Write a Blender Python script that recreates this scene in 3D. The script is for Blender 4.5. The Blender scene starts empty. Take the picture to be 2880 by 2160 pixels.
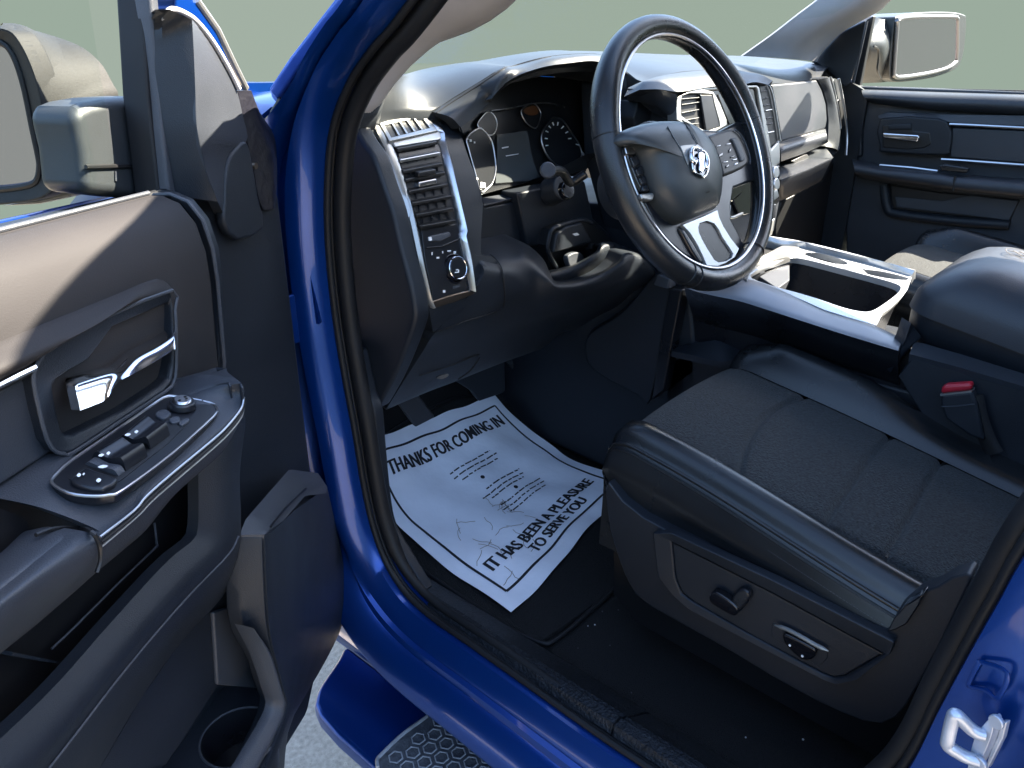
import bpy, bmesh, math, random
from mathutils import Vector, Matrix
V = Vector
random.seed(7)
scene = bpy.context.scene
C = scene.collection
rad = math.radians

# ------------------------------------------------------------------ camera
CAM = V((-0.6, 0.0, 0.9))
YAW, PITCH = rad(48.4), rad(23.3)           # heading right of the truck's nose, tilt below the horizon
FOC = 1669.0 / 2212.0                        # focal length in picture widths
cd = bpy.data.cameras.new('camera')
cam = bpy.data.objects.new('camera', cd); C.objects.link(cam)
cam.location = CAM
cam.rotation_euler = (rad(90) - PITCH, 0, -YAW)
cd.sensor_fit = 'HORIZONTAL'; cd.sensor_width = 36.0; cd.lens = 36.0 * FOC
cd.clip_start = 0.02; cd.clip_end = 500
scene.camera = cam

# ------------------------------------------------------------------ light
SUN_FROM = V((1.0, -0.66, 1.09)).normalized()      # towards the sun: over the passenger side, a little behind
world = bpy.data.worlds.new('World'); scene.world = world; world.use_nodes = True
nt = world.node_tree; nt.nodes.clear()
wo = nt.nodes.new('ShaderNodeOutputWorld')
sky = nt.nodes.new('ShaderNodeTexSky'); sky.sky_type = 'NISHITA'; sky.sun_disc = False
sky.sun_elevation = math.asin(SUN_FROM.z); sky.sun_rotation = math.atan2(SUN_FROM.x, SUN_FROM.y)
bgs = nt.nodes.new('ShaderNodeBackground'); bgs.inputs['Strength'].default_value = 0.10
nt.links.new(sky.outputs[0], bgs.inputs[0])
bgh = nt.nodes.new('ShaderNodeBackground')          # pale grey-green haze round the horizon
bgh.inputs[0].default_value = (0.0410, 0.0492, 0.0418, 1); bgh.inputs[1].default_value = 1.0
tc = nt.nodes.new('ShaderNodeTexCoord'); sp = nt.nodes.new('ShaderNodeSeparateXYZ')
nt.links.new(tc.outputs['Generated'], sp.inputs[0])
mr = nt.nodes.new('ShaderNodeMapRange'); mr.interpolation_type = 'SMOOTHSTEP'
mr.inputs[1].default_value = 0.11; mr.inputs[2].default_value = 0.30
nt.links.new(sp.outputs['Z'], mr.inputs[0])
mx = nt.nodes.new('ShaderNodeMixShader')
nt.links.new(mr.outputs[0], mx.inputs[0]); nt.links.new(bgh.outputs[0], mx.inputs[1]); nt.links.new(bgs.outputs[0], mx.inputs[2])
nt.links.new(mx.outputs[0], wo.inputs[0])
sd = bpy.data.lights.new('sun', 'SUN'); sd.energy = 5.0; sd.angle = rad(0.5); sd.color = (1.0, 0.90, 0.74)
so = bpy.data.objects.new('sun', sd); C.objects.link(so)
so.rotation_euler = SUN_FROM.to_track_quat('Z', 'Y').to_euler()
scene.view_settings.view_transform = 'Standard'; scene.view_settings.look = 'None'
scene.view_settings.exposure = 3.15; scene.view_settings.gamma = 1.0
scene.render.engine = 'CYCLES'
scene.cycles.max_bounces = 8; scene.cycles.transparent_max_bounces = 12
scene.cycles.caustics_reflective = False; scene.cycles.caustics_refractive = False

# ------------------------------------------------------------------ survey: picture points to points in the truck
_fw = V((math.sin(YAW) * math.cos(PITCH), math.cos(YAW) * math.cos(PITCH), -math.sin(PITCH)))
_rt = V((math.cos(YAW), -math.sin(YAW), 0)); _up = _rt.cross(_fw)
_S = {'': (0, 0, 1.0)}
for k, (x0, y0, x1, w) in dict(A=(0, 0, 800, 1896), B=(700, 0, 1500, 1896), C=(1300, 0, 2300, 1843), D=(2080, 0, 2880, 1896),
        E=(0, 600, 900, 1866), F=(0, 1300, 1000, 1929), G=(900, 1000, 1900, 1843), H=(1600, 600, 2880, 2212), I=(1600, 1300, 2880, 2212),
        J=(900, 500, 1900, 2212), K=(1280, 240, 1700, 1936), L=(1720, 320, 2200, 1659), M=(1880, 220, 2400, 1875), N=(860, 1780, 1460, 2212),
        O=(2480, 1700, 2880, 1443), Q=(1900, 640, 2640, 2212), R=(1080, 520, 1480, 1382), S=(2500, 600, 2880, 788)).items():
    s = 2880 / 2212.
    _S[k] = (x0 / s, y0 / s, (x1 - x0) / w / s)
def ray(k, x, y):
    a, b, s = _S[k]; x = a + x * s; y = b + y * s
    return _fw + _rt * ((x - 1106) / 1669.) - _up * ((y - 829.5) / 1669.)
def at(k, x, y, ax, v):
    d = ray(k, x, y); i = 'xyz'.index(ax)
    return CAM + d * ((v - CAM[i]) / d[i])
def ats(k, pts, ax, v): return [at(k, x, y, ax, v) for x, y in pts]
def onp(k, x, y, p0, n):
    d = ray(k, x, y); return CAM + d * ((p0 - CAM).dot(n) / d.dot(n))
def onps(k, pts, p0, n): return [onp(k, x, y, p0, n) for x, y in pts]
def onf(k, x, y, f, t0=0.3, t1=3.5):         # first crossing of f(point) = 0 along the line of sight
    d = ray(k, x, y); n = 400; a = t0; fa = f(CAM + d * a)
    for i in range(1, n + 1):
        b = t0 + (t1 - t0) * i / n; fb = f(CAM + d * b)
        if fa * fb <= 0:
            for _ in range(30):
                m = (a + b) / 2; fm = f(CAM + d * m)
                if fa * fm <= 0: b = m
                else: a, fa = m, fm
            return CAM + d * a
        a, fa = b, fb
    return CAM + d * t1
# the open driver's door: frame with u along the door away from its hinge, n out of its trimmed side, z up
DH = V((-0.02, 0.93, 0)); DA = rad(62)
DU = V((-math.sin(DA), -math.cos(DA), 0)); DN = V((math.cos(DA), -math.sin(DA), 0)); ZZ = V((0, 0, 1)); XX = V((1, 0, 0)); YY = V((0, 1, 0))
def dw(u, n, z): return DH + DU * u + DN * n + ZZ * z
def dp(k, x, y, n): return onp(k, x, y, DH + DN * n, DN)
def dps(k, pts, n): return [dp(k, x, y, n) for x, y in pts]
def duz(p): q = p - DH; return q.dot(DU), q.dot(DN), q.z

# ------------------------------------------------------------------ materials
MT = {}
def mat(name, col, rough=0.5, metal=0.0, coat=0.0, bump=None, var=0.0, vs=40.0, spec=0.5, sheen=0.0, coat_rough=0.03, rv=0.0):
    m = bpy.data.materials.new(name); m.use_nodes = True; t = m.node_tree; b = t.nodes['Principled BSDF']
    b.inputs['Base Color'].default_value = (*col, 1); b.inputs['Roughness'].default_value = rough
    b.inputs['Metallic'].default_value = metal; b.inputs['Coat Weight'].default_value = coat; b.inputs['Coat Roughness'].default_value = coat_rough
    b.inputs['Specular IOR Level'].default_value = spec; b.inputs['Sheen Weight'].default_value = sheen
    c = t.nodes.new('ShaderNodeTexCoord')
    if var or rv:
        n = t.nodes.new('ShaderNodeTexNoise'); n.inputs['Scale'].default_value = vs; n.inputs['Detail'].default_value = 6
        t.links.new(c.outputs['Object'], n.inputs['Vector'])
        if var:
            r = t.nodes.new('ShaderNodeMapRange'); r.inputs[1].default_value = .3; r.inputs[2].default_value = .7
            r.inputs[3].default_value = 1 - var; r.inputs[4].default_value = 1 + var
            t.links.new(n.outputs[0], r.inputs[0])
            x = t.nodes.new('ShaderNodeMix'); x.data_type = 'RGBA'; x.blend_type = 'MULTIPLY'; x.inputs[0].default_value = 1
            x.inputs[6].default_value = (*col, 1); t.links.new(r.outputs[0], x.inputs[7]); t.links.new(x.outputs[2], b.inputs['Base Color'])
        if rv:
            r = t.nodes.new('ShaderNodeMapRange'); r.inputs[1].default_value = .3; r.inputs[2].default_value = .7
            r.inputs[3].default_value = rough - rv; r.inputs[4].default_value = rough + rv
            t.links.new(n.outputs[0], r.inputs[0]); t.links.new(r.outputs[0], b.inputs['Roughness'])
    if bump:
        kind, sc, st, dist = bump
        if kind == 'vor': n = t.nodes.new('ShaderNodeTexVoronoi'); n.inputs['Scale'].default_value = sc; o = n.outputs['Distance']
        elif kind == 'weave':
            n = t.nodes.new('ShaderNodeTexWave'); n.inputs['Scale'].default_value = sc; n.inputs['Distortion'].default_value = 2.5; n.inputs['Detail'].default_value = 3
            n.inputs['Detail Scale'].default_value = 3; o = n.outputs[1]
        else: n = t.nodes.new('ShaderNodeTexNoise'); n.inputs['Scale'].default_value = sc; n.inputs['Detail'].default_value = 4; o = n.outputs[0]
        t.links.new(c.outputs['Object'], n.inputs['Vector'])
        bp = t.nodes.new('ShaderNodeBump'); bp.inputs['Strength'].default_value = st; bp.inputs['Distance'].default_value = dist
        t.links.new(o, bp.inputs['Height']); t.links.new(bp.outputs[0], b.inputs['Normal'])
    MT[name] = m; return m
grain = ('vor', 900, .35, .0006)
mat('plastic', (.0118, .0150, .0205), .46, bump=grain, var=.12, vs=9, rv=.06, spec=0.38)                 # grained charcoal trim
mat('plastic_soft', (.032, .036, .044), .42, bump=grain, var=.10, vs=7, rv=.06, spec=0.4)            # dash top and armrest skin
mat('plastic_grey', (.044, .048, .057), .46, bump=grain, var=.08, vs=8, spec=0.4)
mat('plastic_smooth', (.009, .010, .013), .30, var=.1, vs=15, rv=.06)
mat('door_trim', (.029, .027, .0275), .65, bump=('vor', 900, .2, .0004), var=.10, vs=7, spec=.12)
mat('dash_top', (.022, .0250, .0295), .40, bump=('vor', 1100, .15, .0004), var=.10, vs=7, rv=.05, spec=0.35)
mat('black', (.006, .006, .007), .45)
mat('black_gloss', (.006, .006, .008), .10, coat=.3)
mat('rubber', (.0075, .0080, .0095), .55, var=.15, vs=20, rv=.05, spec=0.3)
mat('silver', (.34, .34, .33), .34, metal=.75, rv=.05, vs=30)
mat('rail', (.20, .205, .22), .40, metal=.6, rv=.04, vs=20)
mat('bronze', (.22, .17, .13), .30, metal=.9)
mat('chrome', (.74, .74, .77), .13, metal=1.0)
mat('chrome_soft', (.55, .55, .57), .28, metal=1.0)
mat('headliner', (.44, .43, .445), .85, bump=('noise', 700, .2, .0008), var=.04, vs=25)
mat('paint', (.0003, .038, .225), .30, metal=.6, coat=.4, var=.06, vs=900, coat_rough=.04)
mat('paint_sky_sheen', (.05, .12, .40), .40, metal=.3, coat=.6, var=.10, vs=60, coat_rough=.15)  # lighter blue: sky reflection on the moulding put into the colour
mat('leather', (.0105, .0118, .0135), .26, bump=('vor', 900, .25, .0004), var=.10, vs=6, rv=.04)
mat('leather_wheel', (.010, .0112, .0132), .30, bump=('vor', 650, .35, .0006), var=.15, vs=14, rv=.08)
mat('fabric', (.0150, .0182, .0200), .95, bump=('noise', 400, 1.0, .0035), var=.9, vs=300, sheen=.06)
mat('carpet', (.0048, .0048, .0055), 1.0, bump=('noise', 500, 1.0, .004), var=.6, vs=260)
mat('paper', (.88, .90, .97), .75, bump=('noise', 26, .45, .006), var=.05, vs=12)
mat('ink', (.012, .012, .016), .7)
mat('ink_brown', (.30, .24, .19), .8)
mat('white', (.75, .75, .75), .5)
mat('red', (.42, .015, .03), .35)
mat('zinc', (.50, .54, .62), .38, metal=.55, var=.12, vs=50)
mat('tread', (.085, .09, .10), .6, bump=('noise', 300, .6, .002), var=.35, vs=90)
mat('tread_edge', (.30, .31, .33), .6, var=.3, vs=60)
mat('concrete', (.36, .30, .235), .9, bump=('noise', 220, .6, .005), var=.22, vs=90)
mat('dial', (.012, .013, .015), .35, spec=0.2)
mat('lcd', (.075, .082, .085), .15, coat=1.0)
mat('satin', (.52, .54, .56), .36, metal=.65, rv=.04, vs=25)
mat('sill', (.012, .014, .018), .5, bump=('noise', 260, 1.0, .004), var=.5, vs=120, spec=0.25)
mat('screen', (.008, .010, .013), .06, coat=.4)
mat('mirror', (.80, .67, .78), .12, metal=1.0)
mat('mirror_shell', (.022, .022, .021), .60, bump=('vor', 1400, .4, .0005), var=.22, vs=600, spec=.2)
mat('mirror_arm', (.026, .029, .032), .42, bump=('vor', 1400, .3, .0004), var=.10, vs=30)
mat('boot', (.008, .008, .013), .38, bump=('noise', 45, .5, .006))
mat('airbag', (.030, .035, .038), .40, bump=('vor', 1100, .15, .0004), rv=.04, vs=9)
mat('stitch', (.10, .10, .11), .7)
mat('orange', (.09, .035, .012), .4)
def glass(name, tint, gl, k=.35):
    m = bpy.data.materials.new(name); m.use_nodes = True; t = m.node_tree; t.nodes.clear()
    o = t.nodes.new('ShaderNodeOutputMaterial'); a = t.nodes.new('ShaderNodeBsdfTransparent'); a.inputs[0].default_value = (*tint, 1)
    g = t.nodes.new('ShaderNodeBsdfGlossy'); g.inputs['Roughness'].default_value = .01
    l = t.nodes.new('ShaderNodeLayerWeight'); l.inputs[0].default_value = gl
    q = t.nodes.new('ShaderNodeMath'); q.operation = 'MULTIPLY'; q.inputs[1].default_value = k; t.links.new(l.outputs['Fresnel'], q.inputs[0])
    x = t.nodes.new('ShaderNodeMixShader'); t.links.new(q.outputs[0], x.inputs[0]); t.links.new(a.outputs[0], x.inputs[1]); t.links.new(g.outputs[0], x.inputs[2])
    t.links.new(x.outputs[0], o.inputs[0]); MT[name] = m
glass('glass', (.95, .97, .96), .03)
glass('screen_glass', (.96, .975, .965), .03, .06)

# ------------------------------------------------------------------ mesh helpers
ROOT_LOC = V((0.82, 0.4, -0.62))
TRUCK = bpy.data.objects.new('pickup_truck', None); C.objects.link(TRUCK); TRUCK.location = ROOT_LOC
TRUCK['label'] = 'blue pickup truck cab with charcoal interior, its driver door standing open'
TRUCK['category'] = 'pickup truck'
def tag(o, label=None, cat=None, group=None, kind=None):
    for k, v in (('label', label), ('category', cat), ('group', group), ('kind', kind)):
        if v: o[k] = v
    return o
def mk(name, vf, m, parent=TRUCK, ang=35, bevel=0, seg=2, sub=0, label=None, recalc=True, wn=True):
    me = bpy.data.meshes.new(name)
    bm = bmesh.new(); vs = [bm.verts.new(v) for v in vf[0]]
    for f in vf[1]:
        try: bm.faces.new([vs[i] for i in f])
        except ValueError: pass
    if recalc: bmesh.ops.recalc_face_normals(bm, faces=bm.faces[:])
    bm.to_mesh(me); bm.free()
    me.materials.append(MT[m])
    o = bpy.data.objects.new(name, me); C.objects.link(o)
    if ang: me.shade_smooth(); me.set_sharp_from_angle(angle=rad(ang))
    if bevel:
        b = o.modifiers.new('bevel', 'BEVEL'); b.width = bevel; b.segments = seg; b.limit_method = 'ANGLE'; b.angle_limit = rad(38)
        b.harden_normals = False; b.use_clamp_overlap = True
        me.shade_smooth()
        if wn: w = o.modifiers.new('wn', 'WEIGHTED_NORMAL'); w.keep_sharp = False
    if sub:
        s = o.modifiers.new('sub', 'SUBSURF'); s.levels = sub; s.render_levels = sub; me.shade_smooth()
    if parent is not None:
        o.parent = parent
        if parent is TRUCK: o.location = -ROOT_LOC
    if label: o['label'] = label
    return o
def join(*vfs):
    vs, fs = [], []
    for v, f in vfs:
        n = len(vs); vs += list(v); fs += [[i + n for i in q] for q in f]
    return vs, fs
def cr(pts, n=6, closed=False):              # Catmull-Rom through the points
    pts = [V(p) for p in pts]; out = []; L = len(pts)
    for i in range(L if closed else L - 1):
        p1, p2 = pts[i], pts[(i + 1) % L]
        p0 = pts[i - 1] if (closed or i) else p1 * 2 - p2
        p3 = pts[(i + 2) % L] if (closed or i + 2 < L) else p2 * 2 - p1
        for j in range(n):
            t = j / n
            out.append(.5 * ((2 * p1) + (p2 - p0) * t + (2 * p0 - 5 * p1 + 4 * p2 - p3) * t * t + (3 * p1 - p0 - 3 * p2 + p3) * t ** 3))
    if not closed: out.append(pts[-1])
    return out
def rs(pts, n, closed=False):                # n points at even spacing
    pts = [V(p) for p in pts]
    if closed: pts = pts + [pts[0]]
    d = [0]
    for a, b in zip(pts, pts[1:]): d.append(d[-1] + (b - a).length)
    out = []; k = 0; m = n if closed else n - 1
    for i in range(n):
        s = d[-1] * i / m
        while k < len(d) - 2 and d[k + 1] < s: k += 1
        out.append(pts[k].lerp(pts[k + 1], (s - d[k]) / max(1e-9, d[k + 1] - d[k])))
    return out
def slab(pts, vec):
    n = len(pts); vec = V(vec)
    vs = [V(p) for p in pts] + [V(p) + vec for p in pts]
    return vs, [list(range(n)), list(range(2 * n - 1, n - 1, -1))] + [[i, i + n, (i + 1) % n + n, (i + 1) % n] for i in range(n)]
def ring(outer, inner, vec):                 # a frame: outer and inner outlines with the same count, given depth
    n = len(outer); vec = V(vec); vs = list(outer) + list(inner) + [V(p) + vec for p in outer] + [V(p) + vec for p in inner]; fs = []
    for i in range(n):
        j = (i + 1) % n
        fs += [[i, j, n + j, n + i], [2 * n + i, 3 * n + i, 3 * n + j, 2 * n + j], [i, 2 * n + i, 2 * n + j, j], [n + i, n + j, 3 * n + j, 3 * n + i]]
    return vs, fs
def patch(rows, back=None):                  # grid surface; with 'back' it becomes a closed shell of that depth
    a = len(rows); b = len(rows[0]); vs = [V(p) for r in rows for p in r]
    fs = [[i * b + j, i * b + j + 1, (i + 1) * b + j + 1, (i + 1) * b + j] for i in range(a - 1) for j in range(b - 1)]
    if back is not None:
        n = len(vs); back = V(back); vs += [p + back for p in vs]
        fs += [[n + k for k in reversed(f)] for f in fs]
        rim = [j for j in range(b)] + [i * b + b - 1 for i in range(1, a)] + [(a - 1) * b + j for j in range(b - 2, -1, -1)] + [i * b for i in range(a - 2, 0, -1)]
        for i in range(len(rim)):
            p, q = rim[i], rim[(i + 1) % len(rim)]; fs.append([p, n + p, n + q, q])
    return vs, fs
def loft(curves, n, back=None, m=0):         # curves resampled to n points; m > 0 smooths across them
    rows = [rs(c, n) for c in curves]
    if m:
        cols = [cr([r[j] for r in rows], m) for j in range(n)]
        rows = [[cols[j][i] for j in range(n)] for i in range(len(cols[0]))]
    return patch(rows, back)
def holed(outer, holes, vec):                # plate with real holes
    from mathutils.geometry import tessellate_polygon
    loops = [outer] + holes; vec = V(vec); flat = [V(p) for l in loops for p in l]; n = len(flat)
    tris = [list(t) for t in tessellate_polygon([[V(p) for p in l] for l in loops])]
    vs = flat + [p + vec for p in flat]; fs = tris + [[n + i for i in reversed(t)] for t in tris]; o = 0
    for l in loops:
        for i in range(len(l)): a, b = o + i, o + (i + 1) % len(l); fs.append([a, n + a, n + b, b])
        o += len(l)
    return vs, fs
def tube(path, r, n=10, closed=False, flat=1.0, up=None):
    path = [V(p) for p in path]; L = len(path); rr = r if isinstance(r, (list, tuple)) else [r] * L
    vs, fs = [], []; prev = None
    for i, p in enumerate(path):
        a = path[(i - 1) % L] if (closed or i) else p; b = path[(i + 1) % L] if (closed or i < L - 1) else p
        t = (b - a).normalized()
        if prev is None:
            u = V(up) if up else (V((0, 0, 1)) if abs(t.z) < .9 else V((1, 0, 0)))
        else: u = prev
        u = (u - t * u.dot(t)).normalized(); prev = u; w = t.cross(u)
        for k in range(n):
            c = 2 * math.pi * k / n; vs.append(p + (u * math.cos(c) * flat + w * math.sin(c)) * rr[i])
    for i in range(L if closed else L - 1):
        j = (i + 1) % L
        for k in range(n): fs.append([i * n + k, i * n + (k + 1) % n, j * n + (k + 1) % n, j * n + k])
    if not closed: fs += [list(range(n))[::-1], [(L - 1) * n + k for k in range(n)]]
    return vs, fs
def box(c, sx, sy, sz, ex=XX, ey=YY, ez=ZZ):
    vs = [V(c) + ex * (a * sx / 2) + ey * (b * sy / 2) + ez * (d * sz / 2) for a in (-1, 1) for b in (-1, 1) for d in (-1, 1)]
    return vs, [[0, 1, 3, 2], [4, 6, 7, 5], [0, 4, 5, 1], [2, 3, 7, 6], [0, 2, 6, 4], [1, 5, 7, 3]]
def disc(c, n, r0, h, seg=32, r1=None, up=None):     # short cylinder or cone from c along n
    n = V(n).normalized(); u = n.orthogonal().normalized() if up is None else (V(up) - n * V(up).dot(n)).normalized(); w = n.cross(u); r1 = r0 if r1 is None else r1
    a = [c + (u * math.cos(2 * math.pi * k / seg) + w * math.sin(2 * math.pi * k / seg)) * r0 for k in range(seg)]
    b = [c + n * h + (u * math.cos(2 * math.pi * k / seg) + w * math.sin(2 * math.pi * k / seg)) * r1 for k in range(seg)]
    return a + b, [list(range(seg))[::-1], list(range(seg, 2 * seg))] + [[k, (k + 1) % seg, seg + (k + 1) % seg, seg + k] for k in range(seg)]
def circle(c, n, r, seg=40, up=None, rx=None):
    n = V(n).normalized(); u = n.orthogonal().normalized() if up is None else (V(up) - n * V(up).dot(n)).normalized(); w = u.cross(n); rx = r if rx is None else rx
    return [c + u * math.cos(2 * math.pi * k / seg) * r + w * math.sin(2 * math.pi * k / seg) * rx for k in range(seg)]
def inset(pts, d, nrm):                      # shrink a closed outline lying in a plane
    n = len(pts); out = []; nrm = V(nrm).normalized()
    ar = V((0, 0, 0))
    for i in range(n): ar += pts[i].cross(pts[(i + 1) % n])
    sgn = 1 if ar.dot(nrm) > 0 else -1
    for i in range(n):
        a, b, c = pts[i - 1], pts[i], pts[(i + 1) % n]
        e1 = (b - a).normalized(); e2 = (c - b).normalized()
        m1 = nrm.cross(e1) * sgn; m2 = nrm.cross(e2) * sgn; m = m1 + m2
        m = m.normalized() if m.length > 1e-6 else m1
        out.append(b + m * (d / max(.45, m.dot(m1))))
    return out
def shift(pts, v): v = V(v); return [V(p) + v for p in pts]
def rrect(c, ex, ey, w, h, r, k=5):
    out = []
    for sx, sy, a0 in ((1, 1, 0), (-1, 1, 90), (-1, -1, 180), (1, -1, 270)):
        for i in range(k + 1):
            a = rad(a0 + 90 * i / k); out.append(V(c) + ex * (sx * (w / 2 - r) + r * math.cos(a)) + ey * (sy * (h / 2 - r) + r * math.sin(a)))
    return out
def text_vf(body, size=1.0):
    cu = bpy.data.curves.new('t', 'FONT'); cu.body = body; cu.size = size; cu.align_x = 'CENTER'; cu.align_y = 'CENTER'; cu.resolution_u = 3; cu.offset = 0.006 * size
    ob = bpy.data.objects.new('t', cu); C.objects.link(ob); bpy.context.view_layer.update()
    me = ob.evaluated_get(bpy.context.evaluated_depsgraph_get()).to_mesh()
    vs = [v.co.copy() for v in me.vertices]; fs = [list(p.vertices) for p in me.polygons]
    bpy.data.objects.remove(ob); bpy.data.curves.remove(cu)
    return vs, fs
# ------------------------------------------------------------------ ground
def ground():
    n = 24; s = 9.0; vs = []
    rows = [[V((-3.4 + 7.4 * i / n, -3.2 + 7.6 * j / n, -0.62)) for j in range(n + 1)] for i in range(n + 1)]
    o = mk('ground', patch(rows, (0, 0, -.2)), 'concrete', None, ang=0); o['kind'] = 'structure'
ground()
# ------------------------------------------------------------------ body shell round the driver's door opening
# smooth the surveyed jamb: hinge pillar stands upright, sill runs level
OPYZ = [(-.30, 1.385), (-.05, 1.405), (.10, 1.39), (.22, 1.335), (.46, 1.155), (.727, .952), (.795, .907), (.848, .865), (.893, .805), (.918, .72), (.928, .63), (.926, .53),
        (.916, .44), (.903, .35), (.893, .265), (.877, .19), (.848, .13), (.805, .094), (.745, .078), (.65, .074), (.54, .069), (.38, .062),
        (.25, .070), (.165, .105), (.112, .17), (.082, .235), (.067, .292), (.058, .367), (.048, .44), (.04, .493), (.03, .555), (-.005, .70), (-.065, .88), (-.16, 1.12), (-.25, 1.28)]
OPATH = cr([V((0, y, z)) for y, z in OPYZ], 6, closed=True)
NOP = len(OPATH)
def op_frame(i):
    a, b = OPATH[i - 1], OPATH[(i + 1) % NOP]; t = (b - a).normalized()
    return V((0, -t.z, t.y)) * -1
_c = sum(OPATH, V()) / NOP
def op_off(i): 
    n = op_frame(i); return n if n.dot(OPATH[i] - _c) > 0 else -n
# tumblehome: the frame leans inboard above the belt line
def lean(z): return max(0.0, z - .97) * .46
PR_P = [(.060, -.003), (.046, -.001), (.030, 0), (.014, .005), (.002, .016), (-.003, .029), (.004, .040), (.026, .046), (.030, .066), (.002, .076), (-.012, .082), (-.018, .120), (-.01, .125)]
PR_S = [(.062, -.002), (.048, .0), (.030, 0), (.022, .014), (.014, .029), (.0135, .034), (.006, .037), (.004, .048), (-.006, .052), (-.026, .100), (-.024, .108), (-.002, .112), (.02, .112)]
PR_B = [(.060, -.003), (.046, -.001), (.030, 0), (.027, .010), (.024, .030), (.021, .052), (.018, .066), (.010, .073), (-.012, .078), (-.016, .090), (-.020, .12), (-.022, .16), (-.01, .165)]
def wsm(x, a, b): t = min(1, max(0, (x - a) / (b - a))); return t * t * (3 - 2 * t)
def prof(i):
    p = OPATH[i]; ws = wsm(.22 - p.z, 0, .13); wb = (1 - ws) * wsm(.45 - p.y, 0, .2)
    wp = 1 - ws - wb
    return [(a[0] * wp + b[0] * ws + c[0] * wb, a[1] * wp + b[1] * ws + c[1] * wb) for a, b, c in zip(PR_P, PR_S, PR_B)]
def sweep_open(profile_fn):
    vs, fs = [], []; m = None
    for i in range(NOP):
        pr = profile_fn(i); m = len(pr); n = op_off(i); p = OPATH[i]
        for x, o in pr:
            w = wsm(p.z, .70, .86); o = (o * (1 - .45 * w) if o > 0 else o) if o < .02 else .02 * (1 - .45 * w) + (o - .02) * (1 - .9 * w); q = p + n * o; vs.append(V((x + lean(q.z), q.y, q.z)))
    for i in range(NOP):
        j = (i + 1) % NOP
        for k in range(m - 1): fs.append([i * m + k, i * m + k + 1, j * m + k + 1, j * m + k])
    return vs, fs
frame = mk('door_frame', sweep_open(prof), 'paint', ang=50, label='glossy blue painted door opening with its sill')
def strip(i0, x, off, r, n=10, flat=1.0, rng=None):
    pth = []
    for i in range(NOP):
        nn = op_off(i); q = OPATH[i] + nn * off; pth.append(V((x + lean(q.z), q.y, q.z)))
    rr = [r * (1 - .45 * wsm(.16 - p.z, 0, .08)) for p in OPATH] if r > .01 else r
    return tube(pth, rr, n, closed=True, flat=flat)
mk('weatherstrip', strip(0, .044, -.004, .0050, 8), 'rubber', frame, ang=60)
mk('weatherstrip', strip(0, .065, -.0105, .0125, 14), 'rubber', frame, ang=60)
mk('weatherstrip', strip(0, .054, .0005, .0035, 8), 'rubber', frame, ang=60)
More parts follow.
